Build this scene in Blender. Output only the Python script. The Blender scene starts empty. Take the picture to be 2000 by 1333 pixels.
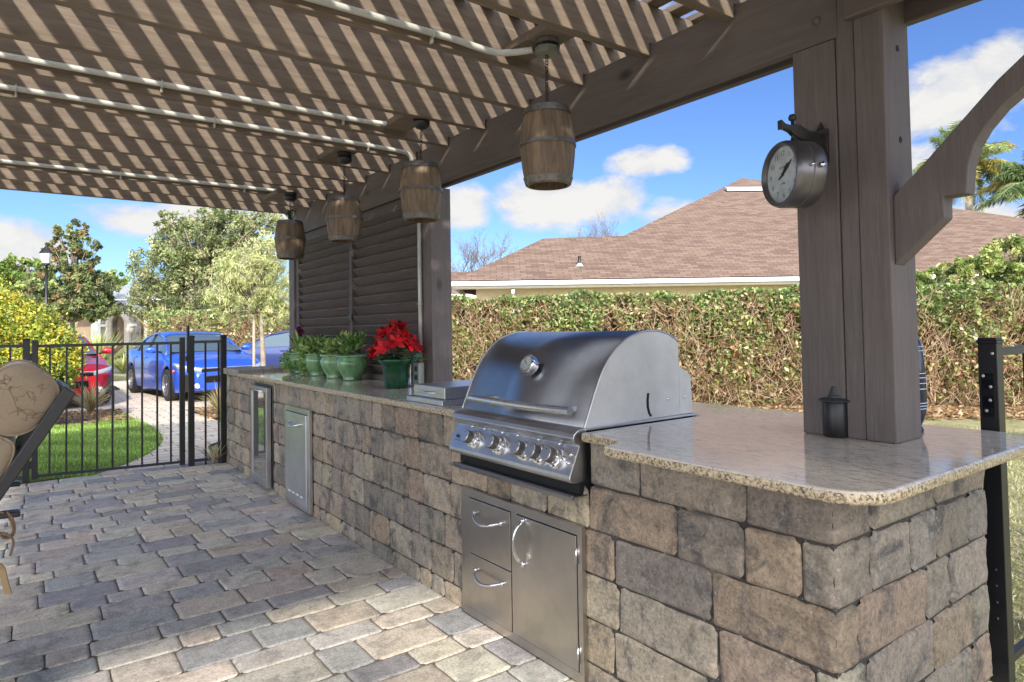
import bpy, bmesh, math, random
import numpy as np
from mathutils import Vector, Matrix, noise
random.seed(7); RS=np.random.RandomState(11)
sc=bpy.context.scene; C=sc.collection
# ------------------------------------------------------------------ camera model
F=1297.9; YAW,PIT,ROL=0.6361,0.03028,-0.01677; CYP=601.97; CZ=1.35
def _rot():
    cy,sy=math.cos(YAW),math.sin(YAW); f=Vector((sy,cy,0)); r=Vector((cy,-sy,0)); u=Vector((0,0,1))
    f2=f*math.cos(PIT)+u*math.sin(PIT); u2=u*math.cos(PIT)-f*math.sin(PIT)
    r3=r*math.cos(ROL)+u2*math.sin(ROL); u3=u2*math.cos(ROL)-r*math.sin(ROL)
    return r3,u3,f2
CR,CU,CF=_rot(); CAM=Vector((0,0,CZ))
def ray(x,y): return CR*((x-1000)/F)-CU*((y-CYP)/F)+CF
def at(x,y,d): return CAM+ray(x,y)*d                      # point at depth d
def gz(x,y,z=0.0): r=ray(x,y); return CAM+r*((z-CZ)/r.z)
def gx(x,y,X): r=ray(x,y); return CAM+r*(X/r.x)
def gy(x,y,Y): r=ray(x,y); return CAM+r*(Y/r.y)
cd=bpy.data.cameras.new('camera'); cam=bpy.data.objects.new('camera',cd); C.objects.link(cam); sc.camera=cam
cd.sensor_width=36; cd.lens=F/2000*36; cd.shift_y=-(666.5-CYP)/2000; cd.clip_start=.05; cd.clip_end=3000
M=Matrix((CR,CU,-CF)).transposed().to_4x4(); M.translation=CAM; cam.matrix_world=M
RIGHT=Vector((math.cos(YAW),-math.sin(YAW),0)); FWD=Vector((math.sin(YAW),math.cos(YAW),0))
def rf(u,d,z=0): return RIGHT*u+FWD*d+Vector((0,0,z))
# ------------------------------------------------------------------ materials
def newmat(name):
    m=bpy.data.materials.new(name); m.use_nodes=True; nt=m.node_tree; b=nt.nodes['Principled BSDF']; return m,nt,b
def N(nt,t,**k):
    n=nt.nodes.new(t)
    for a,v in k.items():
        if a in n.inputs.keys() if not hasattr(n,a) else False: n.inputs[a].default_value=v
        else: setattr(n,a,v)
    return n
def coords(nt,scale=(1,1,1),rand=False,src='Object'):
    tc=nt.nodes.new('ShaderNodeTexCoord'); mp=nt.nodes.new('ShaderNodeMapping'); mp.inputs['Scale'].default_value=scale
    out=tc.outputs[src]
    if rand:
        oi=nt.nodes.new('ShaderNodeObjectInfo'); mu=nt.nodes.new('ShaderNodeMath'); mu.operation='MULTIPLY'; mu.inputs[1].default_value=37.0
        nt.links.new(oi.outputs['Random'],mu.inputs[0]); va=nt.nodes.new('ShaderNodeVectorMath'); nt.links.new(out,va.inputs[0]); nt.links.new(mu.outputs[0],va.inputs[1]); out=va.outputs[0]
    nt.links.new(out,mp.inputs['Vector']); return mp.outputs[0]
def noi(nt,vec,scale,detail=6,rough=.6,dist=0):
    n=nt.nodes.new('ShaderNodeTexNoise'); n.inputs['Scale'].default_value=scale; n.inputs['Detail'].default_value=detail; n.inputs['Roughness'].default_value=rough; n.inputs['Distortion'].default_value=dist
    nt.links.new(vec,n.inputs['Vector']); return n.outputs['Fac']
def ramp(nt,fac,stops):
    r=nt.nodes.new('ShaderNodeValToRGB'); e=r.color_ramp.elements
    while len(e)<len(stops): e.new(.5)
    for i,(p,c) in enumerate(stops):
        e[i].position=p; e[i].color=(c,c,c,1) if isinstance(c,(int,float)) else (*c,1)
    nt.links.new(fac,r.inputs[0]); return r.outputs[0]
def mixc(nt,fac,a,b,mode='MIX'):
    m=nt.nodes.new('ShaderNodeMix'); m.data_type='RGBA'; m.blend_type=mode
    for s,v in ((0,fac),(6,a),(7,b)):
        if hasattr(v,'is_linked') or hasattr(v,'links'): nt.links.new(v,m.inputs[s])
        elif s==0: m.inputs[0].default_value=v
        else: m.inputs[s].default_value=(*v,1)
    return m.outputs[2]
def bump(nt,b,h,strength=.3,dist=.01):
    bn=nt.nodes.new('ShaderNodeBump'); bn.inputs['Strength'].default_value=strength; bn.inputs['Distance'].default_value=dist
    nt.links.new(h,bn.inputs['Height']); nt.links.new(bn.outputs[0],b.inputs['Normal'])
def simple(name,col,rough=.5,metal=0,var=.15,scale=8,bmp=0,bs=60,coat=0):
    m,nt,b=newmat(name); v=coords(nt); f=noi(nt,v,scale)
    c=mixc(nt,ramp(nt,f,[(.3,0.),(.7,1.)]),tuple(x*(1-var) for x in col),tuple(min(1,x*(1+var)) for x in col))
    nt.links.new(c,b.inputs['Base Color']); b.inputs['Roughness'].default_value=rough; b.inputs['Metallic'].default_value=metal
    if coat: b.inputs['Coat Weight'].default_value=coat; b.inputs['Coat Roughness'].default_value=.03
    if bmp: bump(nt,b,noi(nt,v,bs,4),bmp,.005)
    return m
def wood(name,axis,dark,light,rough=.7,gr=.3):
    sc_=[14,14,14]; sc_[axis]=.9
    m,nt,b=newmat(name); v=coords(nt,tuple(sc_),rand=True)
    f=noi(nt,v,2.2,8,.65,1.2); f2=noi(nt,v,12,5,.7); v3=coords(nt,(1,1,1),rand=True); f3=noi(nt,v3,1.6,4)
    c=ramp(nt,f,[(.28,dark),(.5,tuple((a+q)/2 for a,q in zip(dark,light))),(.72,light)])
    c=mixc(nt,gr,c,ramp(nt,f2,[(.35,.35),(.65,1.)]),'MULTIPLY'); c=mixc(nt,.4,c,ramp(nt,f3,[(.35,.6),(.65,1.)]),'MULTIPLY')
    vo=nt.nodes.new('ShaderNodeTexVoronoi'); vo.inputs['Scale'].default_value=1.5; s4=[1.6,1.6,1.6]; s4[axis]=.8
    nt.links.new(coords(nt,tuple(s4),rand=True),vo.inputs['Vector']); kn=ramp(nt,vo.outputs['Distance'],[(.028,.28),(.075,1.)])
    c=mixc(nt,1.,c,kn,'MULTIPLY')
    nt.links.new(c,b.inputs['Base Color']); b.inputs['Roughness'].default_value=rough
    bump(nt,b,f2,.5,.003); return m
def attrmat(name,rough=.6,noise_amt=.35,nscale=25,bmp=.3,bscale=90,trans=0,spec=.5,blot=0):
    m,nt,b=newmat(name); a=nt.nodes.new('ShaderNodeAttribute'); a.attribute_name='col'; c=a.outputs['Color']; v=coords(nt)
    if noise_amt:
        f=noi(nt,v,nscale,8,.7); c=mixc(nt,1.,c,ramp(nt,f,[(.25,1-noise_amt),(.5,1.),(.75,1+noise_amt*.6)]),'MULTIPLY')
    if blot:
        g1=noi(nt,v,85,5,.75); c=mixc(nt,1.,c,ramp(nt,g1,[(.32,.55),(.5,1.),(.68,1.28)]),'MULTIPLY')
        f=noi(nt,v,7,7,.72,.6); c=mixc(nt,ramp(nt,f,[(.50,0.),(.64,blot)]),c,(.055,.055,.058))
        f=noi(nt,coords(nt,(1.3,1.3,1.1)),5.5,8,.7,.4); c=mixc(nt,ramp(nt,f,[(.55,0.),(.70,blot*.8)]),c,(.36,.29,.2))
        f=noi(nt,v,75,4,.7); c=mixc(nt,ramp(nt,f,[(.62,0.),(.72,.7)]),c,(.52,.49,.43)); f=noi(nt,coords(nt,(1,1,.9)),130,3,.6); c=mixc(nt,ramp(nt,f,[(.64,0.),(.74,.6)]),c,(.05,.045,.04))
    nt.links.new(c,b.inputs['Base Color']); b.inputs['Roughness'].default_value=rough; b.inputs['Specular IOR Level'].default_value=spec
    if bmp: bump(nt,b,noi(nt,v,bscale,6,.65),bmp,.004)
    if trans:
        t=nt.nodes.new('ShaderNodeBsdfTranslucent'); nt.links.new(c,t.inputs[0]); mx=nt.nodes.new('ShaderNodeMixShader'); mx.inputs[0].default_value=trans
        o=nt.nodes['Material Output']; nt.links.new(b.outputs[0],mx.inputs[1]); nt.links.new(t.outputs[0],mx.inputs[2]); nt.links.new(mx.outputs[0],o.inputs[0])
    return m
def steel(name,col=(.55,.56,.58),rough=.3,axis=1,streak=.12,aniso=0):
    m,nt,b=newmat(name); s=[120,120,120]; s[axis]=1.5; v=coords(nt,tuple(s)); f=noi(nt,v,2,4)
    v2=coords(nt); g=noi(nt,v2,5,6,.7)
    c=mixc(nt,ramp(nt,g,[(.3,0.),(.7,1.)]),tuple(x*.78 for x in col),col); nt.links.new(c,b.inputs['Base Color'])
    r=nt.nodes.new('ShaderNodeMapRange'); nt.links.new(f,r.inputs[0]); r.inputs[3].default_value=rough-streak/2; r.inputs[4].default_value=rough+streak/2
    nt.links.new(r.outputs[0],b.inputs['Roughness']); b.inputs['Metallic'].default_value=1; bump(nt,b,f,.015,.0005)
    return m
MT={}
MT['post']=wood('stained post wood',2,(.125,.102,.096),(.175,.145,.134),gr=.32)
MT['beam']=wood('stained beam wood',1,(.105,.083,.074),(.15,.122,.108),gr=.16)
MT['rafter']=wood('stained rafter wood',0,(.135,.10,.073),(.26,.198,.142))
MT['slatY']=wood('roof slat wood',1,(.14,.10,.075),(.28,.21,.15))
MT['louver']=wood('louver wood',1,(.085,.066,.060),(.14,.112,.103))
MT['barrel']=wood('barrel staves wood',2,(.085,.056,.036),(.31,.215,.135),.55,gr=.45)
MT['block']=attrmat('tumbled concrete block',.88,.45,26,.9,60,blot=.85)
MT['paver']=attrmat('concrete paver',.85,.34,16,.55,120,blot=.42)
MT['leaf']=attrmat('leaf',.45,0,10,0,trans=.32)
MT['twig']=attrmat('twig',.8,0,10,0)
MT['bark']=simple('bark',(.22,.18,.14),.9,0,.4,14,.6,40)
MT['steel']=steel('brushed stainless steel',(.64,.64,.65),.33); MT['sidesteel']=steel('satin side panel steel',(.72,.71,.69),.5,2,.06)
MT['sidesteel'].node_tree.nodes['Principled BSDF'].inputs['Metallic'].default_value=.5; MT['steelz']=steel('vertical brushed steel',(.52,.49,.45),.30,2,.10)
MT['lid']=steel('dark grill lid steel',(.36,.365,.38),.33,1,.12)
MT['chrome']=simple('polished chrome',(.8,.8,.82),.08,1,.03)
MT['black']=simple('black powder coated metal',(.012,.012,.014),.35,0,.2,20,.05)
MT['blackgloss']=simple('black glossy',(.008,.008,.01),.08,0,.1)
MT['dark']=simple('dark cavity',(.01,.01,.01),.8)
MT['conduit']=simple('painted grey conduit',(.52,.52,.47),.38,.15,.1,5)
MT['box']=simple('grey outlet box plastic',(.42,.45,.40),.45)
MT['iron']=simple('dark iron',(.05,.048,.045),.5,.6,.3,30,.2)
MT['hoop']=simple('barrel hoop metal',(.16,.15,.14),.42,.7,.3,30,.2)
MT['white']=simple('white painted trim',(.78,.78,.75),.5,0,.05)
MT['stucco']=simple('cream stucco',(.62,.52,.34),.9,0,.08,12,.3,120)
MT['stucco2']=simple('tan stucco',(.52,.43,.34),.9,0,.1,12,.3,120)
MT['rubber']=simple('tyre rubber',(.015,.015,.016),.75)
MT['alloy']=simple('alloy wheel metal',(.35,.35,.37),.3,.9)
MT['glazed']=None
def glaze():
    m,nt,b=newmat('green glazed ceramic'); v=coords(nt,(1,1,.15)); f=noi(nt,v,14,4,.6)
    c=ramp(nt,f,[(.3,(.05,.17,.08)),(.55,(.16,.32,.14)),(.75,(.34,.46,.27))]); nt.links.new(c,b.inputs['Base Color'])
    b.inputs['Roughness'].default_value=.12; b.inputs['Coat Weight'].default_value=.6; return m
MT['glazed']=glaze()
MT['foil']=simple('dark green foil wrap',(.004,.05,.018),.22,.3,.4,14,.8,25)
def granite():
    m,nt,b=newmat('speckled granite'); v=coords(nt); vs=coords(nt,(1,.28,1))
    f=noi(nt,vs,60,10,.8,.2); g=noi(nt,v,2.2,5,.6,.5); h=noi(nt,v,150,3,.6)
    c=ramp(nt,f,[(.32,(.10,.09,.08)),(.42,(.38,.33,.28)),(.49,(.62,.54,.44)),(.64,(.74,.66,.54)),(.8,(.56,.42,.28))])
    c=mixc(nt,ramp(nt,g,[(.4,0.),(.65,.55)]),c,(.60,.54,.46))
    c=mixc(nt,ramp(nt,g,[(.22,.5),(.36,0.)]),c,(.50,.34,.20))
    c=mixc(nt,ramp(nt,h,[(.30,.9),(.40,0.)]),c,(.06,.05,.05))
    nt.links.new(c,b.inputs['Base Color']); b.inputs['Roughness'].default_value=.10; b.inputs['Coat Weight'].default_value=.25; b.inputs['Coat Roughness'].default_value=.02; return m
MT['granite']=granite()
def granite_edge():
    m,nt,b=newmat('granite chiselled edge'); v=coords(nt)
    f=noi(nt,v,110,4,.7,.4)
    c=ramp(nt,f,[(.36,(.035,.03,.04)),(.43,(.19,.135,.08)),(.52,(.47,.38,.24)),(.68,(.60,.53,.41))])
    nt.links.new(c,b.inputs['Base Color']); b.inputs['Roughness'].default_value=.3; return m
MT['gedge']=granite_edge()
def shingles():
    m,nt,b=newmat('brown asphalt shingles'); a=nt.nodes.new('ShaderNodeUVMap'); br=nt.nodes.new('ShaderNodeTexBrick')
    br.inputs['Scale'].default_value=1; br.inputs['Brick Width'].default_value=.33; br.inputs['Row Height'].default_value=.125; br.inputs['Mortar Size'].default_value=.008
    br.inputs['Color1'].default_value=(.235,.16,.118,1); br.inputs['Color2'].default_value=(.135,.082,.062,1); br.inputs['Mortar'].default_value=(.06,.038,.03,1); br.inputs['Bias'].default_value=-.1
    nt.links.new(a.outputs[0],br.inputs['Vector']); v=coords(nt); f=noi(nt,v,30,4)
    c=mixc(nt,.5,br.outputs[0],ramp(nt,f,[(.3,.7),(.7,1.1)]),'MULTIPLY'); nt.links.new(c,b.inputs['Base Color']); b.inputs['Roughness'].default_value=.95
    bump(nt,b,br.outputs[1],-.3,.01); return m
MT['shingle']=shingles()
MT['greyroof']=simple('grey tile roof',(.30,.32,.34),.8,0,.2,3)
def grass(name,a,b_,c_,s=3):
    m,nt,b=newmat(name); v=coords(nt); f=noi(nt,v,s,8,.7); g=noi(nt,v,s*25,5,.7)
    c=ramp(nt,f,[(.35,a),(.5,b_),(.66,c_)]); c=mixc(nt,.7,c,ramp(nt,g,[(.3,.45),(.7,1.25)]),'MULTIPLY'); nt.links.new(c,b.inputs['Base Color']); b.inputs['Roughness'].default_value=.95
    bump(nt,b,g,.8,.03); return m
MT['ground']=grass('dormant lawn ground',(.22,.25,.09),(.38,.35,.17),(.48,.42,.25))
MT['lawn']=grass('green lawn ground',(.14,.24,.05),(.22,.34,.07),(.30,.40,.12),5)
MT['mulch']=grass('mulch ground',(.12,.07,.04),(.25,.16,.10),(.38,.27,.18),12)
def walk():
    m,nt,b=newmat('pale walkway pavers'); v=coords(nt); br=nt.nodes.new('ShaderNodeTexBrick'); br.inputs['Scale'].default_value=1
    br.inputs['Brick Width'].default_value=.34; br.inputs['Row Height'].default_value=.2; br.inputs['Mortar Size'].default_value=.008
    br.inputs['Color1'].default_value=(.72,.62,.50,1); br.inputs['Color2'].default_value=(.60,.50,.40,1); br.inputs['Mortar'].default_value=(.2,.16,.12,1); nt.links.new(v,br.inputs['Vector'])
    f=noi(nt,v,6,7,.7); c=mixc(nt,.6,br.outputs[0],ramp(nt,f,[(.3,.7),(.7,1.15)]),'MULTIPLY'); nt.links.new(c,b.inputs['Base Color']); b.inputs['Roughness'].default_value=.85
    bump(nt,b,br.outputs[1],-.4,.01); return m
MT['walk']=walk()
MT['asphalt']=simple('road asphalt',(.12,.12,.12),.9)
def paint(name,col):
    m,nt,b=newmat(name); b.inputs['Base Color'].default_value=(*col,1); b.inputs['Metallic'].default_value=.35; b.inputs['Roughness'].default_value=.28; b.inputs['Coat Weight'].default_value=1; b.inputs['Coat Roughness'].default_value=.03; return m
MT['bluecar']=paint('blue car paint',(.03,.11,.62)); MT['redcar']=paint('red car paint',(.42,.012,.02)); MT['navycar']=paint('navy car paint',(.05,.07,.20))
MT['glass']=simple('dark car glass',(.10,.14,.17),.03,.35,.05)
MT['lens']=simple('headlight lens',(.55,.58,.6),.08,.5,.3,40)
MT['amber']=simple('amber lens',(.8,.22,.02),.2)
def fabric():
    m,nt,b=newmat('beige embroidered fabric'); v=coords(nt); w=noi(nt,coords(nt,(1,1,1)),260,2,.5)
    f=noi(nt,v,9,2,.4,2.5); line=ramp(nt,f,[(.475,0.),(.493,1.),(.507,1.),(.525,0.)])
    k=ramp(nt,noi(nt,v,4,2),[(.44,0.),(.52,1.)]); mm=nt.nodes.new('ShaderNodeMath'); mm.operation='MULTIPLY'; nt.links.new(line,mm.inputs[0]); nt.links.new(k,mm.inputs[1])
    c=mixc(nt,0.0,(.33,.25,.165),(.13,.09,.05)); m2=mixc(nt,.4,(.30,.225,.145),ramp(nt,w,[(.3,.7),(.7,1.1)]),'MULTIPLY')
    nt.links.new(m2,b.inputs['Base Color']); b.inputs['Roughness'].default_value=.85; b.inputs['Sheen Weight'].default_value=.3; bump(nt,b,w,.3,.002); return m
MT['fabric']=fabric(); MT['thread']=simple('brown embroidery thread',(.17,.115,.065),.8)
MT['bluecer']=simple('dark blue glazed ceramic',(.008,.012,.04),.07,0,.2); MT['ring']=simple('white glaze lines',(.6,.65,.75),.2)
MT['clockface']=simple('aged clock face',(.42,.46,.48),.25,0,.35,14); MT['ink']=simple('black ink',(.02,.02,.025),.5); MT['faded']=simple('faded numeral ink',(.16,.17,.18),.6,0,.3,40)
MT['clockmetal']=simple('weathered bronze metal',(.16,.15,.155),.32,.75,.2,12)
def clearglass():
    m,nt,b=newmat('clear glass'); b.inputs['Transmission Weight'].default_value=1; b.inputs['Roughness'].default_value=.01; b.inputs['IOR'].default_value=1.3; return m
MT['clear']=clearglass()
MT['fridgeglass']=simple('mirror tinted glass',(.40,.40,.38),.02,.8,.02)
MT['soil']=simple('potting soil',(.05,.03,.02),.95)
# ------------------------------------------------------------------ mesh builder
def world_of(o):
    b=Matrix.Translation(o.location)@o.rotation_euler.to_matrix().to_4x4()@Matrix.Diagonal((*o.scale,1))
    return world_of(o.parent)@o.matrix_parent_inverse@b if o.parent else b
def obj(name,me,parent=None,loc=None,smooth=False):
    o=bpy.data.objects.new(name,me); C.objects.link(o)
    if parent: o.parent=parent; o.matrix_parent_inverse=world_of(parent).inverted()
    if loc is not None: o.location=loc
    if smooth: me.polygons.foreach_set('use_smooth',[True]*len(me.polygons))
    return o
class MB:
    def __init__(s): s.v=[]; s.f=[]; s.mi=[]; s.cur=0; s.cols=None
    def add(s,vs,fs):
        n=len(s.v); s.v+= [tuple(p) for p in vs]; s.f+=[tuple(i+n for i in f) for f in fs]; s.mi+=[s.cur]*len(fs); return s
    def box(s,a,b,m=None):
        x0,y0,z0=[min(p,q) for p,q in zip(a,b)]; x1,y1,z1=[max(p,q) for p,q in zip(a,b)]
        vs=[(x,y,z) for x in (x0,x1) for y in (y0,y1) for z in (z0,z1)]
        if m: vs=[m@Vector(p) for p in vs]
        return s.add(vs,[(0,1,3,2),(4,6,7,5),(0,4,5,1),(2,3,7,6),(0,2,6,4),(1,5,7,3)])
    def prism(s,poly,axis,a,b,m=None):
        def P(p,t):
            if axis=='x': q=(t,p[0],p[1])
            elif axis=='y': q=(p[0],t,p[1])
            else: q=(p[0],p[1],t)
            return m@Vector(q) if m else q
        n=len(poly); vs=[P(p,a) for p in poly]+[P(p,b) for p in poly]
        fs=[tuple(range(n))[::-1],tuple(range(n,2*n))]+[(i,(i+1)%n,n+(i+1)%n,n+i) for i in range(n)]
        return s.add(vs,fs)
    def tube(s,pts,r,seg=8,caps=True,r2=None):
        pts=[Vector(p) for p in pts]; n=len(pts); rs=r if isinstance(r,(list,tuple)) else ([r+(r2-r)*i/(n-1) for i in range(n)] if r2 is not None else [r]*n)
        vs=[]; up=None
        for i,p in enumerate(pts):
            t=(pts[min(i+1,n-1)]-pts[max(i-1,0)]).normalized()
            if up is None: up=t.orthogonal().normalized()
            up=(up-t*up.dot(t)); up=up.normalized() if up.length>1e-6 else t.orthogonal().normalized()
            w=t.cross(up)
            for k in range(seg):
                a=2*math.pi*k/seg; vs.append(p+(up*math.cos(a)+w*math.sin(a))*rs[i])
        fs=[(i*seg+k,i*seg+(k+1)%seg,(i+1)*seg+(k+1)%seg,(i+1)*seg+k) for i in range(n-1) for k in range(seg)]
        if caps: fs+=[tuple(range(seg))[::-1],tuple(range((n-1)*seg,n*seg))]
        return s.add(vs,fs)
    def lathe(s,prof,seg=24,m=None,rib=0,nr=0,cap=False):
        vs=[]
        for r,z in prof:
            for k in range(seg):
                a=2*math.pi*k/seg; rr=r*(1+rib*math.cos(nr*a)) if rib else r
                q=Vector((rr*math.cos(a),rr*math.sin(a),z)); vs.append(m@q if m else q)
        n=len(prof); fs=[(i*seg+k,i*seg+(k+1)%seg,(i+1)*seg+(k+1)%seg,(i+1)*seg+k) for i in range(n-1) for k in range(seg)]
        if cap and prof[0][0]>1e-5: fs.append(tuple(range(seg))[::-1])
        if cap and prof[-1][0]>1e-5: fs.append(tuple(range((n-1)*seg,n*seg)))
        return s.add(vs,fs)
    def torus(s,c,R,r,ax,seg=14,sg=6,sx=1.0):
        ax=Vector(ax).normalized(); u=ax.orthogonal().normalized(); w=ax.cross(u); c=Vector(c); vs=[]
        for i in range(seg):
            a=2*math.pi*i/seg; d=u*math.cos(a)+w*math.sin(a); pos=u*(math.cos(a)*R)+w*(math.sin(a)*R*sx)
            for k in range(sg):
                b=2*math.pi*k/sg; vs.append(c+pos+d*(math.cos(b)*r)+ax*(math.sin(b)*r))
        fs=[(i*sg+k,((i+1)%seg)*sg+k,((i+1)%seg)*sg+(k+1)%sg,i*sg+(k+1)%sg) for i in range(seg) for k in range(sg)]
        return s.add(vs,fs)
    def grid(s,rows,close=False):
        n=len(rows); m=len(rows[0]); vs=[p for r in rows for p in r]
        return s.add(vs,[(i*m+j,i*m+j+1,(i+1)*m+j+1,(i+1)*m+j) for i in range(n-1) for j in range(m-1)])
    def build(s,name,mat,parent=None,bevel=0,smooth=False,loc=None,seg=2,auto=False):
        me=bpy.data.meshes.new(name); me.from_pydata(s.v,[],s.f)
        for m in (mat if isinstance(mat,(list,tuple)) else [mat]): me.materials.append(m)
        if any(s.mi): me.polygons.foreach_set('material_index',s.mi)
        if s.cols is not None:
            a=me.color_attributes.new('col','FLOAT_COLOR','POINT'); a.data.foreach_set('color',np.asarray(s.cols,dtype=np.float32).ravel())
        bm=bmesh.new(); bm.from_mesh(me); bmesh.ops.recalc_face_normals(bm,faces=bm.faces); bm.to_mesh(me); bm.free()
        o=obj(name,me,parent,loc,smooth)
        if auto: me.set_sharp_from_angle(angle=math.radians(35))
        if bevel:
            b=o.modifiers.new('bevel','BEVEL'); b.width=bevel; b.segments=seg; b.limit_method='ANGLE'; b.angle_limit=math.radians(40)
        return o
def rbox(a,b): return MB().box(a,b)
def thing(name,label,cat,loc=(0,0,0),group=None,rz=0):
    o=bpy.data.objects.new(name,None); C.objects.link(o); o.location=loc; o.rotation_euler=(0,0,rz); o.empty_display_size=.1
    return tag(o,label,cat,group)
def tag(o,label,cat,group=None):
    o['label']=label; o['category']=cat
    if group: o['group']=group
    return o
def struct(o,kind='structure'): o['kind']=kind; return o
def local(o,pts): return pts
def npmesh(name,verts,faces4,cols,mat,parent=None,loc=None):
    me=bpy.data.meshes.new(name); nv=len(verts); nf=len(faces4); k=faces4.shape[1]
    me.vertices.add(nv); me.vertices.foreach_set('co',np.asarray(verts,dtype=np.float32).ravel())
    me.loops.add(nf*k); me.loops.foreach_set('vertex_index',faces4.astype(np.int32).ravel())
    me.polygons.add(nf); me.polygons.foreach_set('loop_start',np.arange(0,nf*k,k,dtype=np.int32)); me.polygons.foreach_set('loop_total',np.full(nf,k,dtype=np.int32))
    me.update(calc_edges=True)
    a=me.color_attributes.new('col','FLOAT_COLOR','POINT'); c4=np.ones((nv,4),dtype=np.float32); c4[:,:3]=cols; a.data.foreach_set('color',c4.ravel())
    me.materials.append(mat); return obj(name,me,parent,loc)
def unit(a): return a/np.maximum(np.linalg.norm(a,axis=1,keepdims=True),1e-9)
def pick(pal,n):
    pal=np.array(pal); i=RS.randint(0,len(pal),n); return np.clip(pal[i]*(1+RS.uniform(-.25,.3,(n,1))),0,1)
def leafgeo(cen,size,cols,direc=None,asp=.45,nrm=None):
    n=len(cen); d=unit(RS.normal(size=(n,3))) if direc is None else unit(direc); r=RS.normal(size=(n,3)) if nrm is None else nrm
    w=unit(np.cross(d,r)); L=(size*RS.uniform(.7,1.3,(n,1)) if np.isscalar(size) else size); nn=np.cross(d,w)
    V=np.stack([cen-d*L*.5,cen+w*L*asp*.5+nn*L*.06,cen+d*L*.5-nn*L*.08,cen-w*L*asp*.5+nn*L*.06],axis=1).reshape(-1,3)
    Fc=np.arange(n*4).reshape(n,4); return V,Fc,np.repeat(cols,4,axis=0)
def twiggeo(a,b,r,cols):
    n=len(a); d=unit(b-a); u=unit(np.cross(d,RS.normal(size=(n,3)))); w=np.cross(d,u); vs=[]
    for e,(p,k) in enumerate(((a,1.),(b,.5))):
        for t in range(3):
            an=2*math.pi*t/3; vs.append(p+(u*math.cos(an)+w*math.sin(an))*r*k)
    V=np.stack(vs,axis=1).reshape(-1,3); base=np.arange(n)[:,None]*6
    Fc=np.concatenate([base+np.array([[t,(t+1)%3,3+(t+1)%3,3+t]]) for t in range(3)],axis=0); return V,Fc,np.repeat(cols,6,axis=0)
def merge(parts):
    V=[];Fc=[];Cc=[];o=0
    for v,f,c in parts: V.append(v);Fc.append(f+o);Cc.append(c);o+=len(v)
    return np.concatenate(V),np.concatenate(Fc),np.concatenate(Cc)
def copy_tree(o,parent=None):
    c=o.copy(); C.objects.link(c)
    if parent: c.parent=parent
    for ch in list(o.children): copy_tree(ch,c)
    return c
def cr(pts,n=8):                                       # catmull-rom through points
    pts=[Vector(p) for p in pts]; P=[pts[0]]+pts+[pts[-1]]; out=[]
    for i in range(1,len(P)-2):
        for k in range(n):
            t=k/n; a,b,c,d=P[i-1:i+3]; out.append(.5*((2*b)+(c-a)*t+(2*a-5*b+4*c-d)*t*t+(3*b-a-3*c+d)*t**3))
    return out+[pts[-1]]
def flat(name,poly,z,mat):
    mb=MB(); mb.add([(p[0],p[1],z) for p in poly],[tuple(range(len(poly)))]); o=mb.build(name,mat); return struct(o)
# ------------------------------------------------------------------ ground
g=MB(); R=1500; g.add([(-R,-R,-.03),(R,-R,-.03),(R,R,-.03),(-R,R,-.03)],[(0,1,2,3)]); struct(g.build('ground',MT['ground']))
# driveway, path, lawn, mulch beds
flat('driveway',[(-14,14.3),(1.3,13.9),(1.9,13.3),(2.6,12.9),(6.5,12.6),(6.5,10.2),(8,10.2),(9,14),(9,22.3),(-14,23.3)],-.012,MT['walk'])
wl=cr([gz(150,937),gz(235,910),gz(296,882),gz(318,857),gz(302,835),gz(262,817),gz(225,797)],6); wr=cr([gz(345,796),gz(385,808),gz(425,822),gz(452,850),(1.80,8.6,0),(1.74,7.35,0)],6)
flat('walkway',[(p.x,p.y) for p in wl]+[(1.4,14.4),(2.4,14.3)]+[(p.x,p.y) for p in wr]+[(.2,7.35)],-.006,MT['walk'])
lawnpoly=[(-5,7.75),(.35,7.75)]+[(p.x-.03,p.y) for p in wl[2:34]]+[(.9,12.1),(0,12.3),(-5,12.5)]
flat('lawn',lawnpoly,-.016,MT['lawn'])
flat('mulch_bed',[(-5,12.5),(0,12.3),(.9,12.1),(1.45,12.0),(1.38,14.2),(-5,14.5)],-.019,MT['mulch'])
flat('mulch_bed',[(2.45,11.6),(2.4,12.6),(3.0,12.95),(4.5,12.8),(4.5,11.4),(3.2,11.2)],-.014,MT['mulch'])
flat('road',[(-60,31),(60,25),(60,31),(-60,37)],-.02,MT['asphalt'])
def inpoly(x,y,P):
    r=np.zeros(len(x),bool); j=len(P)-1
    for i in range(len(P)):
        xi,yi=P[i];xj,yj=P[j]; c=((yi>y)!=(yj>y))&(x<(xj-xi)*(y-yi)/((yj-yi) or 1e-9)+xi); r^=c; j=i
    return r
def blades(name,poly,n,h,pal,lean=.5,z=-.015,label=None,cat='grass'):
    xs=[p[0] for p in poly]; ys=[p[1] for p in poly]; x=RS.uniform(min(xs),max(xs),n*3); y=RS.uniform(min(ys),max(ys),n*3); k=inpoly(x,y,poly); x=x[k][:n];y=y[k][:n]; n=len(x); x=x+RS.normal(0,.035,n); y=y+RS.normal(0,.035,n); pat=(.95+.22*np.sin(x*2.3+1.7*np.sin(y*1.9))*np.sin(y*2.9+x)+.12*np.sin(x*9+y*7))[:,None]
    d=np.stack([RS.normal(0,lean,n),RS.normal(0,lean,n),np.ones(n)],1); d=unit(d); hh=h*RS.uniform(.6,1.3,(n,1)); c=np.stack([x,y,np.full(n,z)],1)+d*hh*.5
    V,Fc,cc=leafgeo(c,hh,np.clip(pick(pal,n)*pat,0,1),direc=d,asp=.16); o=npmesh(name,V,Fc,cc,MT['leaf']); struct(o,'stuff'); o['label']=label; o['category']=cat; return o
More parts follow.
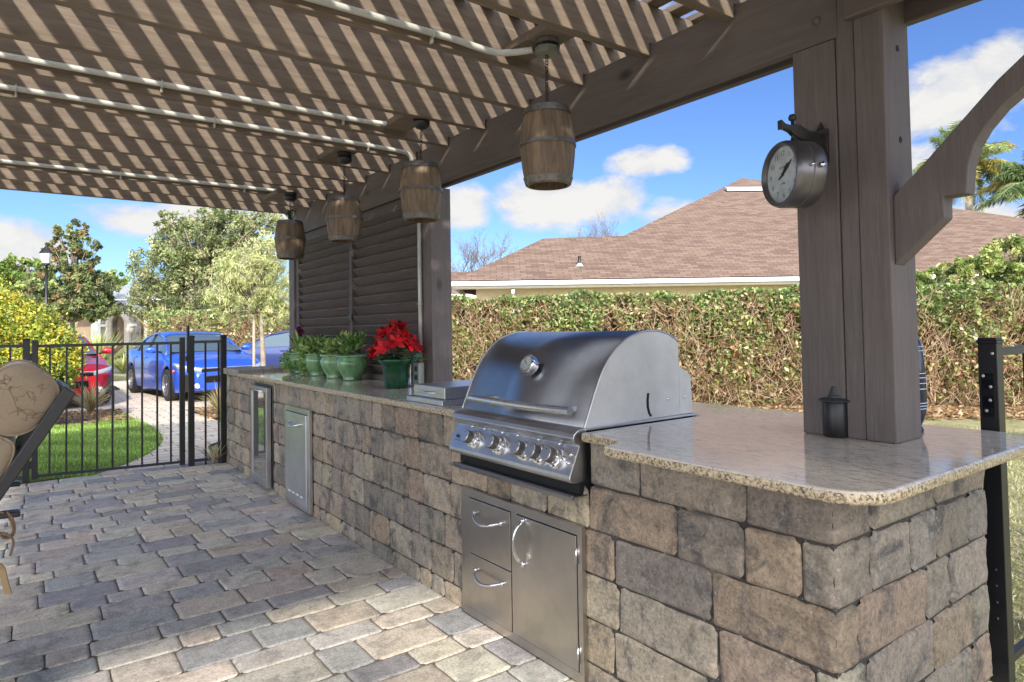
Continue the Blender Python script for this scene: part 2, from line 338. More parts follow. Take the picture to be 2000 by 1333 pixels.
blades('grass_blades',[p for p in lawnpoly if p[0]>-1.2]+[(-1.2,12.4),(-1.2,7.75)],60000,.042,[(.18,.34,.05),(.27,.45,.07),(.36,.52,.11),(.46,.56,.20)],label='bright green lawn grass behind the black gate')
blades('grass_blades',[(2.9,-.5),(4.2,-1),(10,1.5),(9.5,4.6),(6.4,8.0),(4.0,8.3),(3.0,3)],110000,.036,[(.50,.45,.25),(.58,.52,.33),(.30,.36,.12),(.38,.42,.15),(.64,.58,.40)],.8,label='dry tan and green grass beyond the granite counter')
# ------------------------------------------------------------------ leaf litter
HA,HB,HC=Vector((4.9,10.75,0)),Vector((9.95,5.55,0)),Vector((13.6,1.80,0))
def litter(name,n,fn,size,pal,label):
    c=np.array([fn() for _ in range(n)]); d=RS.normal(size=(n,3)); d[:,2]*=.25; nr=np.tile([[0,0,1.]],(n,1))+RS.normal(0,.3,(n,3))
    V,Fc,cc=leafgeo(c,size,pick(pal,n),direc=d,asp=.55,nrm=nr); o=npmesh(name,V,Fc,cc,MT['leaf']); struct(o,'stuff'); o['label']=label; o['category']='leaf litter'
brown=[(.36,.22,.11),(.46,.31,.17),(.55,.42,.27),(.28,.15,.07),(.50,.36,.20)]
def hl():
    t=random.random(); a,b=(HA,HB) if t<.62 else (HB,HC); q=a.lerp(b,random.random()); d=(b-a).normalized(); nrm=Vector((-d.y,d.x,0)) if d.x<0 else Vector((d.y,-d.x,0)); nrm=Vector((d.y,-d.x,0)); 
    p=q-Vector((.7,.7,0))*(random.triangular(-.5,1.05,.1)); return (p.x,p.y,random.uniform(-.02,.05))
litter('leaf_litter',16000,hl,.085,brown,'dry tan leaves lying along the foot of the hedge')
def ml(): return (random.uniform(-1.2,1.42),random.uniform(12.1,14.0),random.uniform(-.015,.03))
litter('leaf_litter',3500,ml,.08,brown,'brown mulch chips and leaves in front of the red car')
def mr(): return (random.uniform(2.4,3.6),random.uniform(11.3,12.9),random.uniform(-.01,.04))
litter('leaf_litter',2500,mr,.08,brown,'brown mulch chips and leaves in front of the blue car')
# ------------------------------------------------------------------ block helper (patio pavers, tumbled wall blocks)
def block(V,Fs,Cs,fn,s0,s1,t0,t1,col,gap,rad,depth,us,rough=.0015,corner=.012,jit=0.):
    W=s1-s0;H=t1-t0; n=len(us); base=len(V); sd=random.random()*100; js=[random.uniform(-jit,jit) for _ in range(4)]
    for i,u in enumerate(us):
        for j,v in enumerate(us):
            x=(u-.5)*(W-gap);y=(v-.5)*(H-gap); hx=(W-gap)/2;hy=(H-gap)/2
            ex=hx-abs(x);ey=hy-abs(y)
            if ex<corner and ey<corner:
                dx=corner-ex;dy=corner-ey;dd=math.hypot(dx,dy)
                if dd>1e-6:
                    k=max(dx,dy)/dd; x=math.copysign(hx-corner+dx*k,x); y=math.copysign(hy-corner+dy*k,y); ex=hx-abs(x);ey=hy-abs(y)
            e=min(ex,ey); q=max(0,1-max(e,0)/rad); d=-depth*(q**2.2)
            nz=noise.noise(Vector((x*18+sd,y*18,sd))); nz2=noise.noise(Vector((x*55+sd,y*55,sd)))
            wob=(nz*.0045+nz2*.0034)*(1 if rough>.001 else .3)*min(1,1.0)
            X=(s0+s1)/2+x+wob+js[0]*(y/hy); Y=(t0+t1)/2+y+wob*.8+js[1]*(x/hx)
            V.append(fn(X,Y,d+rough*(nz*1.6+nz2)+js[2]*.5)); Cs.append((*col,1))
    for i in range(n-1):
        for j in range(n-1):
            a=base+i*n+j; Fs.append((a,a+1,a+n+1,a+n))
UF=[0,.02,.055,.11,.22,.38,.5,.62,.78,.89,.945,.98,1]
def blockcol(pal,v=.12):
    c=random.choice(pal); k=random.uniform(1-v,1+v); return tuple(min(1,x*k*random.uniform(.97,1.03)) for x in c)
# patio
V=[];Fs=[];Cs=[]
pp=[(.33,.32,.315),(.37,.355,.335),(.44,.415,.37),(.50,.455,.385),(.55,.485,.39),(.47,.405,.335),(.40,.38,.355),(.52,.46,.375),(.46,.425,.375),(.30,.295,.295)]
y=7.62; 
def pf(X,Y,d): return (X,Y,d)
UP=[0,.03,.08,.16,.34,.5,.66,.84,.92,.97,1]
while y>-.6:
    h=random.choice([.15,.16,.205,.225,.235]); x=-2.2-random.random()*.2
    while x<1.72:
        w=random.choice([.16,.22,.27,.31,.31]) if h<.2 else random.choice([.18,.24,.31,.35]); x2=min(x+w,1.735)
        if 1.735-x2<.08: x2=1.735
        if -x2>-.0 or True:
            vis=x2>-.35-max(0,(3-y))*.05
            block(V,Fs,Cs,pf,x,x2,y-h,y,blockcol(pp,.1),.0055,.009,.0065,UP if vis else [0,.1,.5,.9,1],.0010,.020,.0015)
        x=x2
    y-=h
y0=y
mb=MB(); mb.v=V; mb.f=Fs; mb.mi=[0]*len(Fs); n0=len(V); mb.add([(-2.6,-1.2,-.012),(1.76,-1.2,-.012),(1.76,7.62,-.012),(-2.6,7.62,-.012)],[(0,1,2,3)]); Cs+= [(.22,.19,.15,1)]*4; mb.cols=Cs
struct(mb.build('patio',MT['paver'],smooth=True))
# rest of patio off to the near side
flat('patio_slab',[(-6,-5),(1.7,-5),(1.7,-.62),(-2.2,-.62),(-2.2,7.6),(-6,7.6)],-.004,MT['walk'])
# ------------------------------------------------------------------ outdoor kitchen
kitchen=thing('kitchen_counter','long L shaped outdoor kitchen counter of tumbled grey and tan blocks with granite top','outdoor kitchen',(1.72,4,0))
WX=1.72; WY=.92; L1=7.36-WY; XE=2.765
def wallfn(s,z,d):                                      # s runs from far end towards viewer then round the corner
    if s<L1:
        r=.03; q=L1-s
        if q<r: a=(1-q/r)*math.pi/4; return (WX+r-(r+d)*math.cos(a),WY+r-(r+d)*math.sin(a),z)
        return (WX-d,7.36-s,z)
    q=s-L1; r=.03
    if q<r: a=math.pi/4+(q/r)*math.pi/4; return (WX+r-(r+d)*math.cos(a),WY+r-(r+d)*math.sin(a),z)
    return (WX+q,WY-d,z)
wp=[(.27,.23,.175),(.31,.262,.20),(.34,.28,.20),(.24,.21,.175),(.19,.165,.14),(.28,.215,.155),(.28,.24,.187),(.33,.285,.22),(.22,.182,.145),(.30,.23,.165),(.25,.215,.18)]
V=[];Fs=[];Cs=[]; zs=[0,.085,.252,.42,.588,.757,.922]; STOT=L1+XE-WX
for c in range(6):
    z0,z1=zs[c],zs[c+1]; s=0; first=True
    while s<STOT-1e-3:
        w=random.choice([.18,.25,.31,.37,.42]) if L1-s<1.5 or s>L1 else random.choice([.13,.18,.22,.27,.32])
        if first: w=random.choice([.12,.2,.27]); first=False
        if s<L1<s+w:                                   # wrap or butt at corner
            if L1-s<.1: w=L1-s+random.choice([.16,.2])
            elif s+w-L1<.1: w=L1-s+random.choice([.12,.2])
        e=min(s+w,STOT); 
        if STOT-e<.09: e=STOT
        y0_,y1_=7.36-e,7.36-s
        if c==5 and y0_<2.80 and y1_>1.86 and s<L1:     # grill opening
            if y1_>2.80: block(V,Fs,Cs,wallfn,s,7.36-2.80,z0,z1,blockcol(wp),.004,.015,.012,UF)
            if y0_<1.86: block(V,Fs,Cs,wallfn,7.36-1.86,e,z0,z1,blockcol(wp),.004,.015,.012,UF)
        else:
            us=UF if e>3.6 else [0,.04,.12,.3,.5,.7,.88,.96,1]
            if s<L1<e: 
                k=(L1-s)/(e-s); us=sorted(set([round(q,4) for q in list(np.linspace(0,1,23))+[.015,.985,k-.03/(e-s),k-.015/(e-s),k,k+.015/(e-s),k+.03/(e-s)] if 0<=q<=1]))
            block(V,Fs,Cs,wallfn,s,e,z0+(.0 if c else -.01),z1,blockcol(wp),.003,.015,.012,us,.0036,.026,.004 if not s<L1<e else 0)
        s=e
mb=MB(); mb.v=V; mb.f=Fs; mb.mi=[0]*len(Fs)
k0=len(mb.v)
mb.box((WX+.010,WY+.010,-.02),(XE-.01,1.84,.915)); mb.box((WX+.010,2.81,-.02),(XE-.01,7.35,.915)); mb.box((WX+.010,1.84,-.02),(XE-.01,2.81,.66))
mb.box((XE-.02,WY+.02,-.02),(XE,7.3,.915))
Cs+=[(.045,.038,.032,1)]*(len(mb.v)-k0); mb.cols=Cs; mb.build('block_wall',MT['block'],kitchen,smooth=True,auto=True)
mb=MB(); mb.box((1.735,1.85,.60),(2.4,2.80,.668)); mb.box((1.74,1.842,.66),(2.4,1.858,.918)); mb.box((1.74,2.795,.66),(2.4,2.81,.918)); mb.build('grill_recess',MT['dark'],kitchen)
def rc(cx,cy,r,a0,a1,n=8): return [(cx+r*math.cos(math.radians(a0+(a1-a0)*i/n)),cy+r*math.sin(math.radians(a0+(a1-a0)*i/n))) for i in range(n+1)]
H=.955
out=[(1.69,6.80),(2.78,6.80)]+rc(2.765,.765,.03,0,-90,4)+rc(1.665,.86,.125,-90,-180,10)+rc(1.562,1.595,.016,180,90,4)+[(1.64,1.625),(1.675,1.665),(1.682,1.862),(2.38,1.862),(2.38,2.772),(1.69,2.772)]
out=[(x+ (0.0),y) for x,y in out]
slab=MB(); slab.prism(out,'z',H-.034,H)
so=slab.build('granite_top',[MT['granite'],MT['gedge']],kitchen,bevel=.011,seg=3)
for p in so.data.polygons:
    if abs(p.normal.z)<.5: p.material_index=1
capb=MB(); V=[];Fs=[];Cs=[]
yy=6.80; 
k=MB()
for (a,b) in ((6.81,6.99),(6.99,7.18),(7.18,7.385)):
    k.box((1.695,a+.002,.923),(1.95,b-.002,.985))
for (a,b) in ((1.953,2.25),(2.253,2.55),(2.553,2.80)): k.box((a,6.812,.923),(b,7.383,.985))
k.cols=[(.30,.27,.22,1)]*len(k.v); k.build('stone_cap',MT['block'],kitchen,bevel=.008)
# ------------------------------------------------------------------ grill
grill=thing('built_in_grill','built in stainless steel gas grill with domed lid and five knobs','grill',(2.0,2.3,.95))
GY0,GY1=1.88,2.75
lid=[(1.722,.964),(1.730,.985),(1.744,1.015),(1.764,1.06),(1.787,1.11),(1.813,1.16),(1.845,1.206),(1.892,1.255),(1.947,1.294),(2.0,1.314),(2.06,1.327),(2.121,1.330),(2.18,1.323),(2.227,1.308),(2.275,1.281)]
lidc=[tuple(p[:2]) for p in cr([(a,b,0) for a,b in lid],3)]
mb=MB(); mb.grid([[(x,GY0+.004,z) for x,z in lidc],[(x,GY1-.004,z) for x,z in lidc]]); o=mb.build('lid_skin',MT['lid'],grill,smooth=True); so2=o.modifiers.new('solid','SOLIDIFY'); so2.thickness=.004
mb=MB(); endp=lidc+[(2.275,.967)]
for ya in (GY0,GY1-.012): mb=MB(); mb.prism(endp,'y',ya,ya+.012); mb.build('lid_end_panel',MT['sidesteel'],grill,bevel=.002)
for ya in (GY0+.001,GY1-.001): mb=MB(); mb.tube([(x-.001,ya,z) for x,z in lidc],.0045,6); mb.build('lid_edge_trim',MT['steel'],grill,smooth=True)
mb=MB(); mb.box((2.262,GY0+.012,.967),(2.272,GY1-.012,1.283)); mb.build('lid_back',MT['steelz'],grill)
mb=MB(); mb.prism([(2.277,.967),(2.277,1.176),(2.352,1.134),(2.362,.967)],'y',GY0+.001,GY1-.001); mb.build('rear_housing',MT['sidesteel'],grill,bevel=.002)
mb=MB(); mb.box((1.715,GY0-.012,.957),(2.372,GY1+.012,.966)); mb.build('base_flange',MT['steel'],grill,bevel=.002)
# slot and screws on end
mb=MB(); sl=[(2.078,1.073),(2.073,1.045),(2.074,1.015),(2.082,.99),(2.092,.976)]
sp=[(x+.007,z) for x,z in sl]+[(x-.007,z) for x,z in sl[::-1]]; mb.prism(sp,'y',GY0-.001,GY0+.001); mb.build('vent_slot',MT['dark'],grill)
for x,z in ((2.2,1.04),(2.308,1.043)): mb=MB(); mb.lathe([(0,0),(.007,0),(.006,.004),(0,.006)],10,Matrix.Translation((x,GY0-.0005,z))@Matrix.Rotation(math.pi/2,4,'X')); mb.build('screw',MT['chrome'],grill,smooth=True)
# handle
mb=MB(); hp=[]
for i in range(13):
    t=i/12; yv=1.905+t*(2.60-1.905); hp.append((1.672-.018*math.sin(t*math.pi),yv,1.031))
mb.tube(hp,.0175,14); 
for yv in (1.97,2.53): mb.box((1.662,yv-.012,1.022),(1.76,yv+.012,1.040))
mb.build('lid_handle',steel('bright handle steel',(.85,.84,.80),.26,1,.06),grill,smooth=True,auto=True)
# thermometer
tp=gx(1033,713,1.785); nrm=Vector((-.90,0,.43)).normalized(); mt=Matrix.Translation(tp+nrm*.0)@nrm.to_track_quat('Z','Y').to_matrix().to_4x4()
mb=MB(); mb.lathe([(.043,-.02),(.043,.012),(.040,.017),(.034,.017),(.033,.013),(0,.013)],32,mt); th=mb.build('thermometer',MT['chrome'],grill,smooth=True,auto=True)
mb=MB(); mb.lathe([(.031,.0132),(.031,.0142),(0,.0142)],32,mt); mb.build('dial',MT['clockface'],th)
mb=MB()
for k in range(9):
    a=math.radians(-40+k*32.5); mb.box((-.001,.022,.0143),(.001,.028,.0149),mt@Matrix.Rotation(a-1.2,4,'Z'))
mb.box((-.0012,-.004,.0144),(.0012,.022,.0155),mt@Matrix.Rotation(.9,4,'Z')); mb.build('dial_marks',MT['ink'],th)
# front roll and panel
pan=[(1.722,.966),(1.690,.960),(1.672,.948),(1.664,.932),(1.668,.917),(1.680,.908),(1.692,.905),(1.695,.898),(1.645,.795),(1.643,.780),(1.652,.768),(1.668,.764),(1.733,.764),(1.733,.966)]
mb=MB(); mb.prism(pan,'y',GY0+.002,GY1); mb.build('control_panel',MT['steel'],grill,bevel=.0025)
for yv in (1.98,2.11,2.25,2.36,2.5,2.6): mb=MB(); mb.tube([(1.690,yv,.905),(1.676,yv,.895)],.004,8); mb.build('panel_light',MT['chrome'],grill,smooth=True)
pn=Vector((-.9,0,.436)).normalized(); 
for i,yv in enumerate((2.557,2.36,2.177,2.076,1.98)):
    c=Vector((1.668,yv,.843)); m=Matrix.Translation(c)@pn.to_track_quat('Z','Y').to_matrix().to_4x4()
    if i==0:
        mb=MB(); mb.lathe([(.044,0),(.044,.004),(.038,.018),(.032,.020),(.031,.034),(.028,.035)],28,m); bz=mb.build('knob_bezel',MT['chrome'],grill,smooth=True,auto=True)
        mb=MB(); mb.lathe([(.028,.030),(.0295,.036),(.0295,.062),(.027,.064)],28,m); k1=mb.build('knob',MT['hoop'],grill,smooth=True,auto=True)
        mb=MB(); mb.lathe([(.0285,.0625),(.0285,.0655),(.0265,.0675),(0,.0675)],28,m); mb.build('knob_cap',MT['steel'],k1,smooth=True,auto=True)
        mb=MB(); mb.box((-.0022,.014,.0675),(.0022,.019,.0682),m); mb.build('knob_mark',MT['ink'],k1)
        y0k=yv
    else:
        for src in (bz,k1):
            d=src.copy(); C.objects.link(d); d.location=(0,yv-y0k,0)
            for ch in src.children: e=ch.copy(); C.objects.link(e); e.parent=d
for dz in (.868,.838): mb=MB(); mb.lathe([(.009,0),(.009,.006),(0,.008)],14,Matrix.Translation((1.680-(.88-dz)*.46,1.905,dz))@pn.to_track_quat('Z','Y').to_matrix().to_4x4()); mb.build('ignition_button',MT['chrome'],grill,smooth=True)
def textmesh(txt,size,m,name,mat,parent,ext=.0006,mirror=False):
    cu=bpy.data.curves.new('t','FONT'); cu.body=txt; cu.size=size; cu.align_x='CENTER'; cu.align_y='CENTER'; cu.extrude=ext
    t=bpy.data.objects.new('t',cu); C.objects.link(t); me=bpy.data.meshes.new_from_object(t); C.objects.unlink(t); bpy.data.objects.remove(t)
    me.transform(m); me.materials.clear(); me.materials.append(mat); return obj(name,me,parent)
def fmat(o,x,z): x=Vector(x).normalized(); z=Vector(z).normalized(); y=z.cross(x); mm=Matrix((x,y,z)).transposed().to_4x4(); mm.translation=o; return mm
textmesh('BBQ',.021,fmat(Vector((1.668,2.70,.843))+pn*.0015,(0,-1,0),pn),'badge_lettering',MT['ink'],grill)
mb=MB(); mb.box((-.024,-.019,.0005),(.024,-.017,.0016),fmat(Vector((1.668,2.70,.843)),(0,-1,0),pn)); mb.build('badge_line',MT['ink'],grill)
mb=MB(); mb.box((1.664,GY0-.003,.712),(1.735,GY1-.02,.716)); mb.prism([(1.650,.700),(1.664,.711),(1.664,.717),(1.652,.724),(1.646,.716)],'y',GY0-.004,GY1-.02); mb.build('drip_tray',MT['lid'],grill,bevel=.0015)
mb=MB(); mb.box((1.738,GY0+.005,.672),(2.36,GY1-.005,.955)); mb.box((1.700,GY0+.01,.7165),(1.7375,GY1-.01,.7635)); mb.build('grill_body_gap_fill',MT['dark'],grill)  # second box: shade of the gap above the tray put in as black filler
# ------------------------------------------------------------------ steel doors
def arch_handle(a,b,outw,r=.006,rise=.028,bulge=Vector((0,0,0))):
    a=Vector(a);b=Vector(b); n=9; pts=[]
    for i in range(n):
        t=i/(n-1); pts.append(a.lerp(b,t)+Vector((-outw*(math.sin(math.pi*t)**.55),0,0))+bulge*math.sin(math.pi*t))
    return pts
cab=thing('storage_cabinet','stainless steel cabinet with two drawers beside a door, below the big grill','cabinet',(1.70,2.3,0))
X0=1.715
mb=MB(); X1=1.694
for a,b in (((X0,1.88,.012),(X1,2.73,.050)),((X0,1.88,.562),(X1,2.73,.598)),((X0,1.88,.05),(X1,1.905,.562)),((X0,2.655,.05),(X1,2.73,.562)),((X0,2.290,.05),(X1,2.327,.562))): mb.box(a,b)
mb.build('frame',MT['steelz'],cab,bevel=.0015)
mb=MB(); mb.box((1.725,1.9,.045),(1.706,2.66,.566)); mb.build('cavity',MT['dark'],cab)
def handle(name,pts,parent,r=.0065):
    m=MB(); m.tube(pts,r,10); 
    for p in (pts[0],pts[-1]): m.tube([p+Vector((.002,0,0)),p+Vector((-.010,0,0))],.010,10)
    return m.build(name,MT['chrome'],parent,smooth=True)
mb=MB(); mb.box((1.708,2.330,.308),(1.690,2.652,.559)); d=mb.build('drawer_front',MT['steelz'],cab,bevel=.002)
handle('handle',arch_handle((1.688,2.60,.500),(1.688,2.39,.500),.045,bulge=Vector((0,0,-.022))),d)
mb=MB(); mb.box((1.708,2.330,.053),(1.690,2.652,.304)); d=mb.build('drawer_front',MT['steelz'],cab,bevel=.002)
handle('handle',arch_handle((1.688,2.60,.240),(1.688,2.39,.240),.045,bulge=Vector((0,0,-.022))),d)
mb=MB(); mb.box((1.708,1.908,.053),(1.690,2.287,.559)); d=mb.build('door',MT['steelz'],cab,bevel=.002)
handle('handle',arch_handle((1.688,2.235,.545),(1.688,2.235,.365),.045,bulge=Vector((0,.01,0))),d)
for z in (.455,.085):
    mb=MB(); mb.tube([(1.689,1.906,z),(1.689,1.906,z+.06)],.005,8); mb.build('hinge',MT['steel'],d,smooth=True)
tr=thing('trash_door','tall narrow stainless pull out door with looped handle in the block wall','cabinet door',(1.70,5.07,0))
mb=MB(); X1=1.690
for a,b in (((X0,4.805,.02),(X1,5.36,.055)),((X0,4.805,.735),(X1,5.36,.772)),((X0,4.805,.055),(X1,4.845,.735)),((X0,5.32,.055),(X1,5.36,.735))): mb.box(a,b)
mb.build('frame',MT['steel'],tr,bevel=.002)
mb=MB(); mb.box((1.706,4.85,.06),(1.680,5.315,.730)); d=mb.build('door',steel('bright brushed steel',(.72,.73,.74),.38,2),tr,bevel=.004)
handle('handle',arch_handle((1.679,5.20,.655),(1.679,4.96,.655),.045,bulge=Vector((0,0,-.02))),d,.008)
for i in range(4): mb=MB(); mb.box((1.6805,4.93+i*.09,.115),(1.678,4.975+i*.09,.125)); mb.build('vent_slot',MT['white'],d,bevel=.002)
fr=thing('beverage_fridge','built in fridge with black frame and mirrored glass door at far end of counter','fridge',(1.7,6.0,0))
mb=MB(); mb.box((1.74,5.75,.02),(1.716,6.30,.90)); mb.build('surround',MT['black'],fr,bevel=.003)
mb=MB()
for a,b in (((1.712,5.79,.03),(1.672,6.27,.10)),((1.712,5.79,.83),(1.672,6.27,.875)),((1.712,5.79,.1),(1.672,5.83,.83)),((1.712,6.235,.1),(1.672,6.27,.83))): mb.box(a,b)
mb.build('door_frame',MT['steel'],fr,bevel=.003)
mb=MB(); mb.box((1.705,5.83,.1),(1.680,6.235,.83)); mb.build('glass_door',MT['fridgeglass'],fr)
mb=MB(); mb.tube([(1.655,5.86,.845),(1.655,6.22,.845)],.008,8); mb.box((1.655,5.88,.84),(1.675,5.90,.85)); mb.box((1.655,6.18,.84),(1.675,6.20,.85)); mb.build('handle',MT['chrome'],fr,smooth=True)
# side burner
sb=thing('side_burner','low covered stainless side burner on the granite left of the grill','side burner',(1.9,3.17,.955))
mb=MB(); mb.box((1.735,2.965,.956),(2.33,3.36,.983)); mb.build('base',MT['steel'],sb,bevel=.003)
mb=MB(); mb.box((1.765,2.99,.984),(2.31,3.325,1.048)); lb=mb.build('lid',MT['steel'],sb,bevel=.004)
mb=MB(); mb.tube([Vector((1.764,3.24,1.014)),Vector((1.745,3.23,1.014)),Vector((1.745,3.08,1.014)),Vector((1.764,3.07,1.014))],.005,8); mb.build('handle',MT['chrome'],lb,smooth=True)
# ------------------------------------------------------------------ pergola
perg=thing('pergola','brown stained timber pergola with slatted roof over the patio','pergola',(2.36,4,0))
RZ=2.56; RH=.235
def part(mb,name,mat,parent,bevel=.004,**k): return mb.build(name,mat,parent,bevel=bevel,**k)
for k in range(-5,13):
    yv=1.60+.4375*k
    if k==-5:
        r0=part(MB().prism([(-1.95,RZ),(2.262,RZ),(2.262,RZ+.058),(2.74,RZ+.058),(2.74,RZ+RH),(-1.95,RZ+RH)],'y',yv-.048,yv),'rafter',MT['rafter'],perg)
    else: d=r0.copy(); C.objects.link(d); d.location=(0,.4375*(k+5),0)
x=-1.88; n=0; s0=None
while x<2.62:
    if s0 is None: s0=part(MB().box((x,-.84,RZ+RH+.001),(x+.080,7.0,RZ+RH+.031)),'roof_slat',MT['slatY'],perg,.003); xs0=x
    else: d=s0.copy(); C.objects.link(d); d.location=(x-xs0,0,0)
    x+=.153
part(MB().box((2.27,1.150,2.34),(2.31,7.04,2.614)),'beam',MT['beam'],perg)
part(MB().box((2.432,.55,2.372),(2.472,7.04,2.614)),'beam',MT['beam'],perg)
part(MB().box((2.235,-.8,2.376),(2.268,1.112,2.614)),'beam',MT['beam'],perg)
part(MB().box((-1.65,-.8,2.34),(-1.61,7.04,2.559)),'beam',MT['beam'],perg)
part(MB().box((-1.9,-.86,RZ+RH+.033),(2.62,1.12,RZ+RH+.041)),'shade_panel',MT['beam'],perg,0)  # unseen solid cover, added to keep sun leaks off the patio floor
# near post (three timbers)
part(MB().box((2.27,1.163,.956),(2.455,1.318,2.338)),'post',MT['post'],perg)
part(MB().box((2.274,1.098,.956),(2.452,1.1605,2.61)),'post',MT['post'],perg)
part(MB().box((2.27,1.000,.956),(2.455,1.096,2.61)),'post',MT['post'],perg)
part(MB().box((2.27,4.0,.956),(2.43,4.16,2.338)),'post',MT['post'],perg)
part(MB().box((2.27,6.87,.985),(2.43,7.03,2.338)),'post',MT['post'],perg)
for yv in (-.7,2.4,6.9): part(MB().box((-1.71,yv,0),(-1.55,yv+.14,2.339)),'post',MT['post'],perg)
br=[(1.0,1.760),(.90,1.855),(.80,1.955),(.70,2.055),(.60,2.135),(.48,2.22),(.36,2.30),(.28,2.375),(.20,2.375),(.20,2.33),(.33,2.235),(.45,2.15),(.56,2.08),(.636,2.014),(.690,1.975),(.735,1.925),(.765,1.875),(.782,1.82),(.790,1.736),(.852,1.736),(.852,1.672),(1.0,1.535)]
part(MB().prism(br,'x',2.30,2.37),'knee_brace',MT['post'],perg,.004)
mb=MB(); bp=gx(1595,42,2.268); mb.lathe([(.016,0),(.014,.006),(.008,.011),(0,.012)],16,Matrix.Translation(bp)@Matrix.Rotation(-math.pi/2,4,'Y')); mb.build('carriage_bolt',MT['beam'],perg,smooth=True)
for z in (2.27,1.96): mb=MB(); mb.tube([(2.37,1.0005,z),(2.37,.9985,z)],.011,12); mb.build('bolt_hole',MT['dark'],perg)
# ------------------------------------------------------------------ louvered screen
scr=thing('louver_screen','tall dark brown louvered privacy screen between the two far posts','louvered screen',(2.33,5.5,1))
mb=MB()
for a,b in (((2.29,4.165,.985),(2.36,4.235,2.335)),((2.29,6.79,.985),(2.36,6.865,2.335)),((2.285,5.405,.985),(2.35,5.465,2.31)),((2.29,4.235,2.255),(2.36,6.79,2.335)),((2.29,4.235,.957),(2.36,6.79,1.0))): mb.box(a,b)
mb.build('frame',MT['louver'],scr,bevel=.003)
z=1.03; l0=None
while z<2.27:
    for (a,b) in ((4.24,5.40),(5.47,6.785)):
        m=Matrix.Translation((2.325,0,z))@Matrix.Rotation(math.radians(52),4,'Y')
        if z==1.03 or l0 is None or (a,b) not in l0:
            l0=l0 or {}; l0[(a,b)]=part(MB().box((-.0525,a,-.0085),(.0525,b,.0085),m),'louver',MT['louver'],scr,.003)
        else: d=l0[(a,b)].copy(); C.objects.link(d); d.location=(0,0,z-1.03)
    z+=.0805
mb=MB(); mb.box((2.275,5.40,1.44),(2.29,5.47,1.49)); mb.build('latch',MT['black'],scr,bevel=.004)
# ------------------------------------------------------------------ conduits
def clip(mb,p): mb.torus(p,.019,.004,(1,0,0),12,6); mb.box((p[0]-.006,p[1],p[2]-.040),(p[0]+.006,p[1]+.022,p[2]-.018))
def conduit(label,pts,clips,name='electrical_conduit'):
    t=thing(name,label,'conduit',tuple(pts[0]),group=None)
    mb=MB(); mb.tube(pts,.0145,10); mb.build('pipe',MT['conduit'],t,smooth=True)
    for p in clips: m=MB(); clip(m,p); m.build('clip',MT['conduit'],t,smooth=True)
    return t
CYF=lambda k: 1.60+.4375*k-.048-.017
def run(k,x1,end,lab,clipx,z=2.625):
    yv=CYF(k); p=[Vector((x,yv,z)) for x in (-1.6,-.5,.5,x1-.12)]+cr([(x1-.1,yv,z)]+end,6); conduit(lab,p,[(x,yv,z) for x in clipx])
def solve(px,py,k,z=None): return gy(px,py,CYF(k))
z1=solve(845,65,2).z; z2=solve(316,165,5).z; z3=solve(419,236,6).z; z4=solve(236,340,10).z
print('conduit z',z1,z2,z3,z4, solve(960,98,2),solve(671,232,5),solve(720,285,6),solve(478,364,10))
run(2,1.60,[(1.70,CYF(2)-.03,z1-.02),(1.80,2.25,z1-.03)],'grey conduit feeding the nearest barrel lantern',[solve(845,65,2).x],z1)
run(5,1.75,[(1.85,CYF(5)-.06,z2),(1.90,CYF(5)-.2,z2+.01)],'grey conduit feeding the second barrel lantern along a rafter',[solve(316,165,5).x,solve(671,232,5).x],z2)
run(6,1.98,[(2.10,CYF(6),z3-.005),(2.20,CYF(6)+.01,z3-.02),(2.245,CYF(6)+.03,z3-.10),(2.25,4.13,2.50),(2.25,4.13,2.2)],'grey conduit running along a rafter then bending down beside the louvers',[solve(31,173,6).x,solve(419,236,6).x,solve(720,285,6).x],z3)
run(10,1.65,[(1.75,CYF(10),z4),(1.82,CYF(10)-.02,z4)],'grey conduit feeding the farthest barrel lantern',[solve(236,340,10).x,solve(478,364,10).x],z4)
px=gx(831,560,2.25)
t=conduit('vertical grey conduit going down into the outlet box beside the louvers',[Vector((2.25,4.13,2.2)),Vector((2.25,4.13,1.12))],[])
m=MB(); m.torus((2.25,4.13,1.53),.019,.004,(0,0,1),12,6); m.build('clip',MT['conduit'],t,smooth=True)
ob=thing('outlet_box','grey outlet box with clear weather cover behind the poinsettia','outlet box',(2.25,4.15,.956))
mb=MB(); mb.box((2.215,4.10,.958),(2.262,4.185,1.12)); mb.build('body',MT['box'],ob,bevel=.006)
for zz in (1.0,1.06): mb=MB(); mb.box((2.2145,4.12,zz),(2.2135,4.16,zz+.035)); mb.build('socket',MT['ink'],ob)
mb=MB(); mb.box((2.20,4.19,.962),(2.262,4.30,1.11)); mb.build('clear_cover',MT['clear'],ob,bevel=.012)
